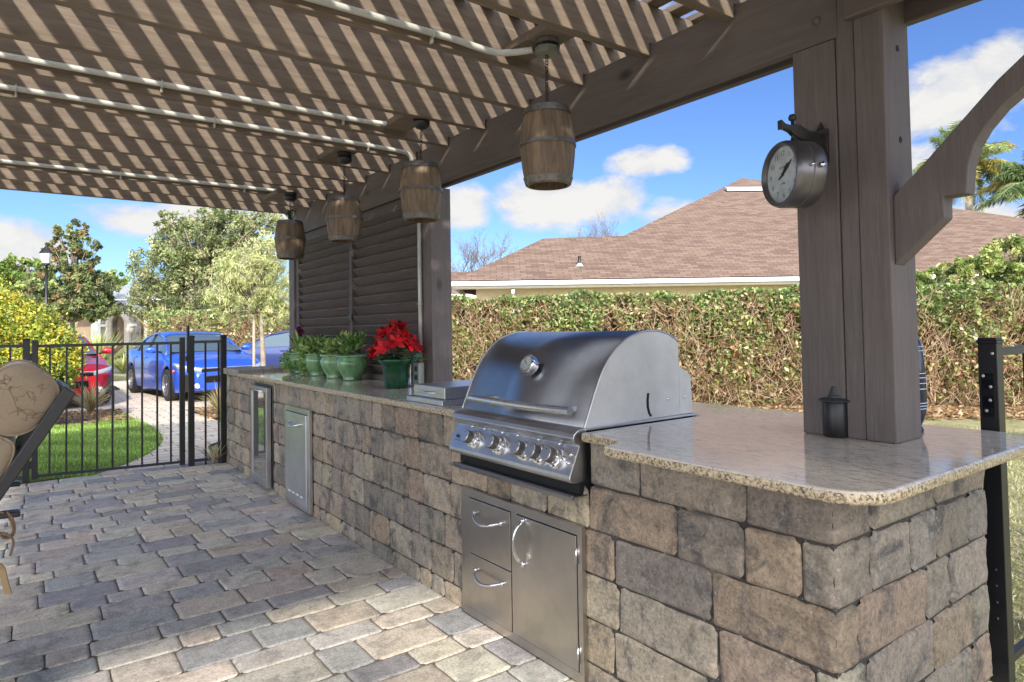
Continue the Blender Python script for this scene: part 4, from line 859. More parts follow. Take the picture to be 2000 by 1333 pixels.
# ------------------------------------------------------------------ cars
def interp(tab,y):
    if y<=tab[0][0]: return tab[0][1]
    for (a,b),(c,d) in zip(tab,tab[1:]):
        if y<=c: t=(y-a)/(c-a); t=t*t*(3-2*t)*.5+t*.5; return b+(d-b)*t
    return tab[-1][1]
def car(name,label,paintm,loc,rz):
    t=thing(name,label,'car',tuple(loc),rz=rz,group='parked cars beyond the gate')
    base=Matrix.Translation(loc)@Matrix.Rotation(rz,4,'Z')
    # local: front at y=0 facing -y, length to +y
    L=4.6; top=[(0,.60),(.05,.66),(.15,.745),(.4,.83),(.9,.92),(1.35,.985),(1.6,1.0),(3.6,1.03),(4.1,1.06),(4.5,1.03),(4.6,.88)]
    hw=[(0,.60),(.06,.70),(.18,.80),(.45,.875),(.95,.905),(3.7,.905),(4.2,.87),(4.5,.78),(4.6,.66)]
    zb=[(0,.24),(.3,.19),(4.2,.2),(4.6,.3)]
    wy=(.93,3.63); Rw=.375
    ys=sorted(set([round(q,3) for q in list(np.arange(0,.5,.04))+list(np.arange(.5,4.5,.05))+[4.5,4.55,4.6]]))
    def sect(y_,inn=0):
        w=interp(hw,y_); zt=interp(top,y_); b=interp(zb,y_)
        for c in wy:
            if abs(y_-c)<Rw: b=max(b,.33+math.sqrt(Rw*Rw-(y_-c)**2)*1.0)
        sh=zt-.10; fr=1-min(1,y_/.35)*1.0
        pts=[(w*.955,b),(w*.985,max(b+.01,.36)),(w*1.0,max(b+.02,.60)),(w*.985,max(b+.03,sh-.07)),(w*.955,max(b+.035,sh)),(w*.90,sh+.055),(w*.75,zt-.02),(w*.4,zt),(0,zt+.008)]
        return pts
    rows=[]
    for y_ in ys:
        p=sect(y_); rows.append([base@Vector((x,y_,z)) for x,z in p]+[base@Vector((-x,y_,z)) for x,z in p[::-1][1:]])
    mb=MB(); mb.grid(rows); n=len(rows[0])
    p0=[base@Vector((x*1.0,0,z)) for x,z in sect(0)]
    fr=rows[0]; mb.add(fr,[tuple(range(len(fr)))]); bk=rows[-1]; mb.add(bk,[tuple(range(len(bk)))[::-1]])
    body=mb.build('body',paintm,t,smooth=True,auto=True)
    mb=MB(); mb.box((-.80,.1,.22),(.80,4.5,.55),base); mb.build('underbody',MT['dark'],t)
    # greenhouse
    gt=[(1.22,.985),(1.5,1.12),(1.85,1.29),(2.15,1.385),(2.5,1.42),(3.0,1.405),(3.5,1.31),(3.95,1.16),(4.25,1.06)]
    gw=[(1.22,.70),(1.7,.64),(2.2,.58),(3.0,.57),(3.6,.57),(4.25,.62)]
    yg=list(np.arange(1.22,4.26,.1))+[4.25]; rows=[];
    def gs(y_,k=1.0,dz=0):
        zt=interp(gt,y_)+dz; wt=interp(gw,y_)*k; wb=.80*k; zb_=interp(top,y_)-.07
        return [(wb,zb_),(wt+(wb-wt)*.45,zb_+(zt-zb_)*.55),(wt+.02,zt-.05*(zt>1.1)-.005),(wt*.8,zt-.012),(0,zt)]
    for y_ in yg: p=gs(y_); rows.append([base@Vector((x,y_,z)) for x,z in p]+[base@Vector((-x,y_,z)) for x,z in p[::-1][1:]])
    mb=MB(); mb.grid(rows); mb.build('glasshouse',MT['glass'],t,smooth=True,auto=True)
    rows=[]; 
    for y_ in np.arange(2.02,3.45,.08):
        p=gs(y_,1.01,.008)[2:]; p=[(p[0][0],p[0][1]-.02)]+p; rows.append([base@Vector((x,y_,z)) for x,z in p]+[base@Vector((-x,y_,z)) for x,z in p[::-1][1:]])
    mb=MB(); mb.grid(rows); mb.build('roof',paintm,t,smooth=True,auto=True)
    def gp(y_,i,sx,f=0.0):
        p=gs(y_,1.012,.006); a,b=p[i],p[min(i+1,4)]; return base@Vector((sx*(a[0]+(b[0]-a[0])*f),y_,a[1]+(b[1]-a[1])*f))
    for sx in (-1,1):
        mb=MB(); mb.tube([gp(1.25,0,sx),gp(1.45,1,sx,.7),gp(1.75,2,sx),gp(2.05,2,sx)],.028,6); mb.build('pillar',paintm,t,smooth=True); mb=MB()
        mb.tube([gp(2.0,2,sx),gp(2.5,2,sx),gp(3.0,2,sx),gp(3.4,2,sx)],.028,6)
        mb.tube([gp(3.4,2,sx),gp(3.8,2,sx),gp(4.2,2,sx)],.035,6); mb.build('roof_rail',paintm,t,smooth=True)
    for sx in (-1,1): mb=MB(); mb.tube([gp(2.62,0,sx),gp(2.64,1,sx),gp(2.66,2,sx)],.026,6); mb.build('door_pillar',MT['blackgloss'],t,smooth=True); mb=MB(); mb.tube([gp(3.42,0,sx),gp(3.50,1,sx),gp(3.52,1,sx,.8)],.018,6); mb.build('door_pillar',MT['blackgloss'],t,smooth=True)
    for sx in (-1,1):
        mb=MB(); mb.lathe([(0,-.09),(.05,-.08),(.075,-.03),(.08,.03),(.055,.08),(0,.09)],14,base@Matrix.Translation((sx*.99,1.55,1.03))@Matrix.Rotation(math.pi/2,4,'Y')@Matrix.Diagonal((.9,.7,1.35,1))); mm=mb.build('mirror',paintm,t,smooth=True)
        mb=MB(); mb.tube([base@Vector((sx*.80,1.56,.97)),base@Vector((sx*.93,1.55,1.0))],.02,6); mb.build('mirror_arm',MT['black'],mm)
        for yy in (2.45,3.25):
            mb=MB(); mb.box((sx*.895,yy-.09,.845),(sx*.93,yy+.09,.872),base); mb.build('door_handle',paintm,t,bevel=.008)
        for yy in (1.62,2.62,3.40): 
            mb=MB(); mb.tube([base@Vector((sx*.908,yy,.88)),base@Vector((sx*.9115,yy,.6)),base@Vector((sx*.900,yy-.02,.32))],.004,4); mb.build('door_seam',MT['dark'],t)
        # headlight
        mb=MB(); hpts=[(.33,.665),(.50,.71),(.68,.755),(.80,.775)]; hl=[]
        rowsA=[];
        for y_,x_,z0,z1 in ((.035,.40,.60,.655),(.06,.52,.60,.68),(.11,.64,.615,.705),(.20,.755,.64,.735),(.34,.845,.68,.765),(.48,.878,.73,.775)):
            rowsA.append([base@Vector((sx*(x_+.01),y_-.022,z0)),base@Vector((sx*(x_+.012),y_-.02,(z0+z1)/2)),base@Vector((sx*x_,y_-.005,z1))])
        mb.grid(rowsA); h=mb.build('headlight',MT['lens'],t,smooth=True); h.modifiers.new('s','SOLIDIFY').thickness=.012
        mb=MB(); mb.box((sx*.54,-.015,.30),(sx*.70,.06,.385),base); fo=mb.build('fog_lamp_recess',MT['dark'],t,bevel=.02)
        mb=MB(); mb.torus(base@Vector((sx*.60,-.032,.335)),.045,.01,base.to_3x3()@Vector((0,1,0)),18,6); mb.lathe([(.04,0),(.03,.015),(0,.02)],16,base@Matrix.Translation((sx*.60,-.028,.335))@Matrix.Rotation(math.pi/2,4,'X')); mb.build('fog_lamp',MT['lens'],fo,smooth=True)
        mb=MB(); mb.box((sx*.885,.40,.60),(sx*.905,.50,.64),base); mb.build('side_marker',MT['amber'],t,bevel=.006)
        for c in wy:
            W_=base@Matrix.Translation((sx*.80,c,.325))@Matrix.Rotation(sx*math.pi/2,4,'Y')
            wh=MB(); wh.lathe([(.21,-.10),(.29,-.10),(.318,-.08),(.325,0),(.318,.085),(.29,.105),(.215,.105)],36,W_); ty=wh.build('wheel',MT['rubber'],t,smooth=True,auto=True)
            wh=MB(); wh.lathe([(.225,.09),(.225,.107),(.205,.107),(.195,.06),(.19,-.05),(0,-.05)],32,W_); wh.lathe([(0,.10),(.035,.10),(.045,.08)],16,W_)
            for k in range(10):
                a=2*math.pi*k/10+(.12 if k%2 else -.12); wh.prism([(.03,-.012),(.21,-.015),(.21,.015),(.03,.012)],'z',.07,.092,W_@Matrix.Rotation(a,4,'Z'))
            wh.build('rim',MT['alloy'],ty)
    mb=MB(); mb.box((-.50,-.012,.60),(.50,.03,.66),base); mb.box((-.42,-.010,.38),(.42,.03,.52),base); mb.build('grille',MT['blackgloss'],t,bevel=.012)
    mb=MB(); mb.box((-.52,-.018,.665),(.52,.02,.68),base); mb.build('grille_trim',MT['chrome'],t,bevel=.004)
    mb=MB(); mb.box((-.72,-.02,.20),(.72,.1,.235),base); mb.build('front_lip',MT['black'],t,bevel=.01)
    return t
car('parked_car','bright blue sedan parked facing the gate beyond the walkway','x' and MT['bluecar'],Vector((3.36,14.25,-.012)),math.radians(6.5))
car('parked_car','red sedan with its front corner showing from behind the yellow green bush',MT['redcar'],Vector((.60,14.75,-.012)),math.radians(4))
car('parked_car','dark blue sedan parked sideways behind the small tree, partly hidden by the louvered screen',MT['navycar'],rf(-8.69,19.0,-.012),math.radians(-126.5))
# ------------------------------------------------------------------ hedges
hg=[(.17,.28,.07),(.26,.38,.10),(.38,.48,.16),(.50,.55,.24),(.10,.18,.06)]
hb=[(.55,.34,.17),(.42,.22,.11),(.64,.50,.28),(.28,.17,.09),(.42,.45,.15),(.30,.38,.11),(.72,.66,.42),(.16,.22,.07),(.38,.44,.14),(.24,.32,.09)]
def hedge(name,label,pts,w,h,nleaf,ntwig,size,green_top=.38,mid=0.0,group=None):
    pts=[np.array(p[:2]) for p in pts]; seg=[np.linalg.norm(b-a) for a,b in zip(pts,pts[1:])]; tot=sum(seg)
    t=thing(name,label,'hedge',(pts[0][0],pts[0][1],0),group)
    def along(n):
        s=RS.uniform(0,tot,n); P=np.zeros((n,2)); D=np.zeros((n,2)); acc=0
        for (a,b,l) in zip(pts,pts[1:],seg):
            k=(s>=acc)&(s<=acc+l); tt=((s[k]-acc)/l)[:,None]; P[k]=a+(b-a)*tt; D[k]=(b-a)/l; acc+=l
        return P,D,s
    P,D,s=along(nleaf); Nn=np.stack([-D[:,1],D[:,0]],1)
    if (Nn[0]@(-pts[0]))<0: Nn=-Nn                                     # towards camera
    z=h*RS.uniform(0.0,1,nleaf)**.62; lump=.06*np.sin(s*2.1)+.05*np.sin(s*5.3+1)
    top=RS.uniform(size=nleaf)<.34; z=np.where(top,h-RS.exponential(.05,nleaf)+lump*.5+.02*np.sin(s*9)+RS.uniform(0,.05,nleaf),z*.97)
    off=np.where(top,RS.uniform(-1,1,nleaf)*w/2,w/2-RS.exponential(.11,nleaf)+lump); off=np.where((~top)&(RS.uniform(size=nleaf)<.12),-off,off)
    off=off-np.where(z<.5,(.5-z)*.25,0)
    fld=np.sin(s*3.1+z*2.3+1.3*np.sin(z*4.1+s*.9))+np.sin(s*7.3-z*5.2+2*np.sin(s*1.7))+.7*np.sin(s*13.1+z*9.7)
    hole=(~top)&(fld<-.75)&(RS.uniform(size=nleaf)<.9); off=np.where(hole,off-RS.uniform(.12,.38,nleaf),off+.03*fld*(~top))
    mid=.35*fld if mid else 0*fld
    c=np.concatenate([P+Nn*off[:,None],z[:,None]],1)
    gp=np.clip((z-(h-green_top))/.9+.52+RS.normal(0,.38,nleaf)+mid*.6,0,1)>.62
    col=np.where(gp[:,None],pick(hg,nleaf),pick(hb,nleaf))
    V_,F_,c_=leafgeo(c,size*RS.uniform(.5,1.35,(nleaf,1)),col*RS.uniform(.55,1.15,(nleaf,1))*np.where(hole,.5,1.)[:,None],asp=.52); npmesh('foliage',V_,F_,c_,MT['leaf'],t)  # leaves in hollows darkened: shade of the gaps put into leaf colour
    P,D,s=along(ntwig); Nn2=np.stack([-D[:,1],D[:,0]],1); Nn2=np.where(((Nn2*(-P)).sum(1)<0)[:,None],-Nn2,Nn2)
    z=RS.uniform(.02,h*.93,ntwig); off=w/2-RS.exponential(.12,ntwig); a=np.concatenate([P+Nn2*off[:,None],z[:,None]],1)
    d=np.stack([RS.normal(0,.6,ntwig),RS.normal(0,.6,ntwig),RS.uniform(.1,1.4,ntwig)],1); b=a+unit(d)*RS.uniform(.12,.42,(ntwig,1)); b[:,2]=np.minimum(b[:,2],h+.03)
    V_,F_,c_=twiggeo(a,b,.0045,pick([(.52,.35,.22),(.42,.26,.15),(.60,.46,.32),(.32,.19,.11)],ntwig)); npmesh('twigs',V_,F_,c_,MT['twig'],t)
    mb=MB()
    for i in range(int(tot/.55)):
        s_=(i+.5+random.uniform(-.2,.2))*.55; acc=0
        for (a,b_,l) in zip(pts,pts[1:],seg):
            if s_<=acc+l: q=a+(b_-a)*(s_-acc)/l; break
            acc+=l
        for k in range(5):
            mb.tube([(q[0]+random.uniform(-.06,.06),q[1]+random.uniform(-.06,.06),0),(q[0]+random.uniform(-.2,.2),q[1]+random.uniform(-.2,.2),h*.4),(q[0]+random.uniform(-.4,.4),q[1]+random.uniform(-.4,.4),h*.85)],[.028,.018,.008],5)
    mb.build('trunk',MT['bark'],t,smooth=True)
    mb=MB()
    for a,b_ in zip(pts,pts[1:]):
        d=(b_-a)/np.linalg.norm(b_-a); n_=np.array([-d[1],d[0]])*(w/2-.33); mb.add([(*(a-n_),.02),(*(a+n_),.02),(*(b_+n_),.02),(*(b_-n_),.02),(*(a-n_*.8),h-.25),(*(a+n_*.8),h-.25),(*(b_+n_*.8),h-.25),(*(b_-n_*.8),h-.25)],[(0,1,2,3),(4,5,6,7),(0,1,5,4),(1,2,6,5),(2,3,7,6),(3,0,4,7)])
    mb.build('dark_core',simple('dark hedge core',(.13,.09,.045),.95,0,.6,18,1,30),t); return t  # solid core, its dark colour stands in for shade inside the hedge
off=Vector((.45,.45,0))
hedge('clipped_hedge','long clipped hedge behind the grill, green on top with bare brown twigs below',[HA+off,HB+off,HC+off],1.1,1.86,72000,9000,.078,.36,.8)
ha=at(318,700,24.5); hb_=at(900,700,19.0); ha.z=0; hb_.z=0
hedge('clipped_hedge','distant clipped hedge with brown lower leaves behind the parked cars',[ha,hb_],1.4,2.12,15000,5000,.12,.65,0)
# ------------------------------------------------------------------ trees
def tree(name,label,cat,base,tips,crown,nleaf,size,pal,trunk_r,asp=.45,clr=.55,limb=True,bark=None,direc=None,lim0=.3):
    """crown: list of (centre Vector, radii tuple); leaves gather in clumps over each ellipsoid"""
    t=thing(name,label,cat,tuple(base)); tot=sum(r[0]*r[2] for _,r in crown); mb=MB(); parts=[]
    top=max(c.z for c,_ in crown)
    spine=[base,base.lerp(tips,.35)+Vector((.02,.01,0)),base.lerp(tips,.7),tips]
    mb.tube(cr(spine,4),trunk_r,8,r2=trunk_r*.35)
    for c,r in crown:
        k=max(3,int(nleaf*(r[0]*r[2])/tot/ (38))); cc=np.array(c)+unit(RS.normal(size=(k,3)))*np.array(r)*RS.uniform(.35,1,(k,1))**.5
        m=38; cr_=clr*min(r[0],r[2])*RS.uniform(.25,.6,(k,1,1)); pts=cc[:,None,:]+unit(RS.normal(size=(k*m,3))).reshape(k,m,3)*cr_*RS.uniform(.2,1,(k,m,1)); pts=pts.reshape(-1,3)
        base_c=np.repeat(pick(pal,k),m,axis=0)*RS.uniform(.75,1.3,(k*m,1)); 
        dd=RS.normal(size=(k*m,3)); 
        if direc is not None: dd=dd*.6+np.array(direc)
        parts.append(leafgeo(pts,size,np.clip(base_c,0,1),direc=dd,asp=asp))
        if limb:
            s=base.lerp(tips,min(.95,max(lim0,(c.z-base.z)/(tips.z-base.z+.01)*.6)))
            for j in range(min(k,9)):
                e=Vector(cc[j]); mid=s.lerp(e,.5)+Vector((0,0,.06*(e-s).length)); mb.tube([s,mid,e],[trunk_r*.4,trunk_r*.2,trunk_r*.06],5)
    mb.build('trunk',bark or MT['bark'],t,smooth=True); V_,F_,c_=merge(parts); npmesh('crown',V_,F_,c_,MT['leaf'],t); return t
def E_(px,py,d,rx,rz,ry=None):                           # ellipsoid seen at pixel, radii in pixels
    c=at(px,py,d); return (c,(rx*d/F,(ry or rx)*d/F,rz*d/F))
def G0(px,d): p=at(px,700,d); p.z=0; return p
oak=[(.22,.27,.11),(.30,.34,.14),(.38,.40,.19),(.15,.19,.08),(.46,.45,.24)]
d=30; tree('oak_tree','large grey green oak tree rising behind the far hedge and blue car','tree',G0(400,d),at(400,470,d),[E_(330,520,d,70,60),E_(310,590,d,60,50),E_(380,480,d,70,60),E_(440,450,d,55,45),E_(340,440,d,32,32),E_(480,520,d,60,70),E_(520,450,d,45,40),E_(395,560,d,70,60),E_(415,425,d,28,26)],42000,.15,oak,.28,clr=.5)
wil=[(.44,.48,.20),(.54,.56,.27),(.36,.40,.15),(.62,.60,.35)]
d=10.6; bt=G0(513,d)
tree('bottlebrush_tree','small pale green tree with drooping narrow leaves and slim trunk by the louvered screen','tree',bt,at(510,560,d),[E_(470,530,d,45,40),E_(440,570,d,35,35),E_(520,500,d,45,35),E_(545,560,d,35,45),E_(490,575,d,50,35),E_(535,615,d,35,22),E_(440,610,d,22,18)],15000,.085,wil,.055,asp=.16,clr=.9,bark=simple('pale bark',(.30,.25,.19),.9,0,.3,14,.4,40),direc=(0,0,-.7),lim0=.80)
sk=thing('tree_stake','thin pale stake standing beside the small drooping tree','stake',tuple(G0(495,d))); mb=MB(); mb.tube([G0(495,d),at(496,620,d)],.022,8); mb.build('pole',simple('pale wood stake',(.36,.31,.24),.8),sk,smooth=True)
mag=[(.14,.18,.07),(.22,.26,.10),(.10,.14,.05),(.30,.33,.14),(.34,.25,.12),(.26,.30,.12),(.18,.22,.08)]
d=34; tree('magnolia_tree','magnolia tree with dark green and rusty leaves beside the street lamp','tree',G0(140,d),at(142,450,d),[E_(140,450,d,32,22),E_(110,480,d,26,18),E_(165,480,d,28,22),E_(140,510,d,48,26),E_(125,550,d,62,34),E_(180,560,d,48,34),E_(140,595,d,72,32),E_(195,600,d,38,30),E_(80,600,d,45,30)],24000,.20,mag,.13,clr=.5)
lm=[(.20,.30,.06),(.28,.38,.10),(.14,.22,.05),(.35,.42,.14)]
d=60; tree('pine_tree','light green feathery tree far behind at the left edge','tree',G0(50,d),at(55,510,d),[E_(50,530,d,45,30),E_(15,545,d,40,30),E_(70,570,d,60,30),E_(10,590,d,60,35)],9000,.45,lm,.3,clr=.6)
d=62; tree('pine_tree','light green feathery tree behind the magnolia near the far house','tree',G0(215,d),at(215,530,d),[E_(215,545,d,30,18),E_(200,570,d,30,22)],3000,.4,lm,.25,clr=.6)
# yellow green bush
yb=[(.40,.44,.06),(.52,.50,.08),(.24,.32,.05),(.60,.48,.06),(.12,.18,.04),(.36,.42,.10)]
d=9.6; 
tree('variegated_bush','big yellow and green variegated bush behind the fence at the left','bush',G0(20,d),at(10,640,d),[E_(-10,640,d,75,70),E_(50,660,d,70,62),E_(95,690,d,55,55),E_(-30,730,d,100,70),E_(60,725,d,85,55),E_(112,718,d,38,38),E_(-70,620,d,90,80)],70000,.055,yb,.06,asp=.5,clr=.9)
# palmetto style plants behind bush
def fan(name,label,base,n,L,w,pal,spread,curl=.5,cat='plant',h0=0):
    t=thing(name,label,cat,tuple(base)); strap(t,base+Vector((0,0,h0)),n,L,w,pal,spread,'fronds',curl); return t
b=at(185,672,19); b.z=.2; fan('palmetto_plant','spiky yellow green palmetto beyond the bush near the red car',b,150,1.35,.03,[(.42,.46,.14),(.34,.40,.12),(.52,.52,.22)],1.0,.3)
b=at(192,700,21); b.z=0; fan('palmetto_plant','lower dark green palmetto in front of the arched entry',b,90,.85,.03,[(.30,.36,.12),(.38,.42,.16)],1.1,.35)
b=at(325,690,26); b.z=0; t=fan('yellow_palm','yellowing feathery palm between the arched house and the blue car','' or b,70,2.2,.05,[(.50,.42,.14),(.42,.38,.14),(.55,.40,.12)],1.0,.55,'palm',.5)
mb=MB(); mb.tube([b,b+Vector((0,0,.8))],.12,8); mb.build('trunk',MT['bark'],t,smooth=True)
# liriope border, far lawn plants
for i,(px,dd,lab) in enumerate(((240,23.5,'arching green border grass left of the blue car, nearest to the red mirror'),(262,24.5,'arching green border grass partly behind the blue car'),)):
    b=at(px,700,dd); b.z=0; fan('border_grass',lab,b,160,.75,.02,[(.34,.38,.12),(.44,.44,.18),(.25,.30,.08)],1.2,.55)
bx=at(282,680,27); bx.z=0
tree('boxwood_shrub','small clipped green shrub in front of the arched house','shrub',bx,bx+Vector((0,0,.5)),[(bx+Vector((0,0,.55)),(.9,.7,.55))],2500,.09,hg,.04,clr=.5)
# ornamental grasses
og=[(.55,.48,.26),(.62,.56,.36),(.46,.36,.18),(.40,.42,.18),(.38,.22,.14)]
for px,py,lab,nn in ((178,806,'variegated ornamental grass clump in front of the red car',150),(232,0,'',0),(433,812,'pale ornamental grass clump in front of the blue car by the fence post',110),(418,906,'small dry grass tuft at the foot of the short fence panel',40)):
    if not nn: continue
    b=gz(px,py); fan('ornamental_grass',lab,b,nn,.62 if nn>50 else .3,.011 if nn>50 else .005,og,1.15,.55,'ornamental grass')
# garden path light
pl=gz(222,806); t=thing('path_light','small dark path light standing by the walkway near the red car','path light',tuple(pl))
mb=MB(); mb.tube([pl,pl+Vector((0,0,.42))],.012,8); mb.build('stem',MT['black'],t,smooth=True); mb=MB(); mb.lathe([(0,.47),(.05,.44),(.10,.40),(.10,.39),(.03,.39),(0,.39)],16,Matrix.Translation(pl)); mb.build('shade',MT['iron'],t,smooth=True)
# street lamp
d=26; sl=G0(90,d); lt=at(90,520,d); t=thing('street_lamp','black street lamp with white lantern in front of the magnolia tree','street lamp',tuple(sl)); hgt=lt.z
mb=MB(); mb.tube([sl,sl+Vector((0,0,hgt))],[.07,.045],10); mb.lathe([(.14,0),(.14,.3),(.1,.5)],12,Matrix.Translation(sl)); mb.lathe([(.07,0),(.12,.06),(.06,.1)],12,Matrix.Translation(lt)); mb.build('pole',MT['black'],t,smooth=True)
mb=MB(); mb.lathe([(.13,.10),(.20,.50)],6,Matrix.Translation(lt)); mb.build('lantern_glass',simple('frosted lamp glass',(.75,.77,.78),.3),t)
mb=MB(); mb.lathe([(.24,.50),(.20,.56),(.10,.68),(.04,.76),(.02,.84),(0,.86)],6,Matrix.Translation(lt)); mb.lathe([(.14,.08),(.14,.11)],6,Matrix.Translation(lt)); mb.build('lantern_cap',MT['black'],t)
# ------------------------------------------------------------------ far house with arch
def wall_with_arch(d,hwid,hh,archw,archh,depth=.6):
    pass
hs=thing('arched_house','pale house with grey roof and tall stone arched entry in the distance','house',tuple(G0(230,40)))
d=38; S=d/F
def pt(px,py,dd=d): return at(px,py,dd)
def zb(py,dd=d): return CZ+(638-py)/F*dd
o3=G0(232,d); U=RIGHT; W_=FWD
def hp(u,w,z): return o3+U*u+W_*w+Vector((0,0,z))
ux=lambda px:(px-232)*S
zt_arch=zb(602); 
outer=[(ux(196),0),(ux(196),zb(575)),(ux(236),zb(558)),(ux(262),zb(578)),(ux(262),0)]
arch=[(ux(249),0)]+[(ux(232)+ux(249)*math.cos(a),zb(616)+ (zb(597)-zb(616))*math.sin(a)) for a in np.linspace(0,math.pi,15)]+[(ux(215),0)]
poly=[(ux(262),0),(ux(262),zb(590)),(ux(240),zb(575)),(ux(214),zb(590)),(ux(196),zb(590)),(ux(196),0)]+arch[::-1]
mb=MB(); n=len(poly); vs=[hp(u,0,z) for u,z in poly]+[hp(u,.7,z) for u,z in poly]; mb.add(vs,[tuple(range(n)),tuple(range(n,2*n))[::-1]]+[(i,(i+1)%n,n+(i+1)%n,n+i) for i in range(n)])
mb.build('entry_wall',simple('stone veneer',(.33,.30,.28),.9,0,.6,3.2,.6,20),hs)
mb=MB(); q=[hp(u*1.06,-.06,z+.02) for u,z in arch]; mb.tube(q,.17,6); mb.build('arch_trim',simple('pale arch trim',(.66,.60,.52),.8),hs)
for a,b in ((ux(194),ux(216)),(ux(248),ux(266))): c=[hp(a,-.12,zb(622)),hp(b,-.12,zb(622)),hp(b,.1,zb(622)),hp(a,.1,zb(622))]; mb=MB(); mb.add([p for p in c]+[p+Vector((0,0,.14)) for p in c],[(0,1,2,3),(4,5,6,7),(0,1,5,4),(1,2,6,5),(2,3,7,6),(3,0,4,7)]); mb.build('capital',MT['white'],hs)
def quadbox(u0,u1,w0,w1,z0,z1,name,mat,par):
    c=[(u0,w0),(u1,w0),(u1,w1),(u0,w1)]; vs=[hp(u,w,z0) for u,w in c]+[hp(u,w,z1) for u,w in c]; mb=MB(); mb.add(vs,[(0,1,2,3),(4,5,6,7),(0,1,5,4),(1,2,6,5),(2,3,7,6),(3,0,4,7)]); return mb.build(name,mat,par)
quadbox(ux(60),ux(420),3,3.3,0,zb(590),'wall',simple('shaded tan stucco',(.30,.22,.15),.9),hs); quadbox(ux(262),ux(300),1.0,1.3,0,zb(590),'wall',MT['white'],hs); quadbox(ux(160),ux(196),.8,1.1,0,zb(590),'wall',MT['white'],hs)
quadbox(ux(272),ux(284),.92,1.0,.9,2.6,'window',MT['glass'],hs); quadbox(ux(236),ux(247),2.9,3.0,0,2.6,'door',MT['stucco'],hs)
quadbox(ux(150),ux(420),.5,.8,zb(570),zb(567),'fascia',MT['white'],hs)
def roof4(name,pts,mat,par,apex): 
    mb=MB(); mb.add(pts+apex,[(0,1,5,4),(1,2,5),(2,3,4,5),(3,0,4)]); return mb.build(name,mat,par)
roof4('roof',[hp(ux(100),.5,zb(568)),hp(ux(420),.5,zb(568)),hp(ux(420),10,zb(568)),hp(ux(100),10,zb(568))],MT['greyroof'],hs,[hp(ux(190),4.5,zb(525)),hp(ux(330),4.5,zb(525))])
mb=MB(); a,b,c=hp(ux(192),-.2,zb(590)),hp(ux(240),-.2,zb(571)),hp(ux(268),-.2,zb(592)); bk=W_*4; mb.add([a,b,c,a+bk,b+bk,c+bk],[(0,1,4,3),(1,2,5,4)]); o=mb.build('gable_roof',MT['greyroof'],hs); o.modifiers.new('s','SOLIDIFY').thickness=.12
# ------------------------------------------------------------------ neighbour house, brown shingle roof
nh=thing('neighbour_house','neighbouring cream house with large brown shingle hip roof above the hedge','house',tuple(G0(1250,22)))
D0=18.6; EZ=2.62
def loc2(px,py,z): return gz(px,py,z)
E0=loc2(884,549,EZ); E1=loc2(1560,539,EZ); eu=(E1-E0); eu.z=0; eu.normalize(); ew=Vector((-eu.y,eu.x,0)); 
if ew.dot(FWD)<0: ew=-ew
def hq(u,w,z): q=E0+eu*u+ew*w; q.z=z; return q
def solve_w(px,py,slope):                             # point on the front roof plane seen at px,py
    r=ray(px,py); # z = EZ + slope*w ; CAM+r*t
    nrm=Vector((ew.x*slope,ew.y*slope,-1)); t=(nrm.dot(E0-CAM))/nrm.dot(r); return CAM+r*t
SL=.50
Ap=solve_w(1450,348,SL); R1=solve_w(1062,466,SL); R2=solve_w(1218,461,SL)
def uw(p): q=p-E0; return q.dot(eu),q.dot(ew),p.z
print('house',uw(Ap),uw(R1),uw(R2))
ua,wa,za=uw(Ap); u1,w1,zr=uw(R1); u2,w2,_=uw(R2)
def roofface(name,pts,uvdir,par):
    me=bpy.data.meshes.new(name); me.from_pydata([tuple(p) for p in pts],[],[tuple(range(len(pts)))]); me.materials.append(MT['shingle']); uv=me.uv_layers.new(name='UVMap')
    n=(pts[1]-pts[0]).cross(pts[2]-pts[0]).normalized(); u=uvdir.normalized(); v=n.cross(u)
    for l in me.loops: p=Vector(me.vertices[l.vertex_index].co)-E0; uv.data[l.index].uv=(p.dot(u),p.dot(v))
    return obj(name,me,par)
UR=ua+13.5
roofface('roof',[hq(0,0,EZ),hq(UR,0,EZ),Ap,R2,R1],eu,nh)
roofface('roof',[hq(0,0,EZ),R1,hq(0,2*w1,EZ)],ew,nh)
roofface('roof',[R1,R2,hq(u2,2*w1+2,zr-SL*(w1+2)),hq(0,2*w1,EZ)],eu,nh)
roofface('roof',[Ap,hq(ua-wa*1.0,2*wa,EZ),hq(u2,w2+.3,zr-.1),R2],ew,nh)
roofface('roof',[Ap,hq(UR,0,EZ),hq(UR,2*wa,EZ)],ew,nh); roofface('roof',[Ap,hq(UR,2*wa,EZ),hq(ua-wa,2*wa,EZ)],eu,nh)
def hb2(u0,u1,w0,w1,z0,z1,name,mat,par=nh,bev=0):
    c=[(u0,w0),(u1,w0),(u1,w1),(u0,w1)]; vs=[hq(u,w,z0) for u,w in c]+[hq(u,w,z1) for u,w in c]; mb=MB(); mb.add(vs,[(0,1,2,3),(4,5,6,7),(0,1,5,4),(1,2,6,5),(2,3,7,6),(3,0,4,7)]); return mb.build(name,mat,par,bevel=bev)
hb2(-.05,UR,-.12,-.01,EZ-.15,EZ-.03,'gutter',MT['white'],bev=.02); hb2(0,UR,.0,.55,EZ-.20,EZ-.155,'soffit',MT['white'])
hb2(.6,UR-.6,.56,.8,0,EZ-.2,'wall',MT['stucco']); hb2(.6,.8,.8,2*w1-.3,0,EZ-.2,'wall',MT['stucco'])
hb2(-.01,.09,-.0,2*w1,EZ-.16,EZ-.02,'gutter',MT['white'])
q=solve_w(955,590,SL); hb2(1.55,1.63,-.01,.56,EZ-.35,EZ-.25,'downspout',MT['white']); hb2(1.55,1.63,.47,.55,0,EZ-.25,'downspout',MT['white'])
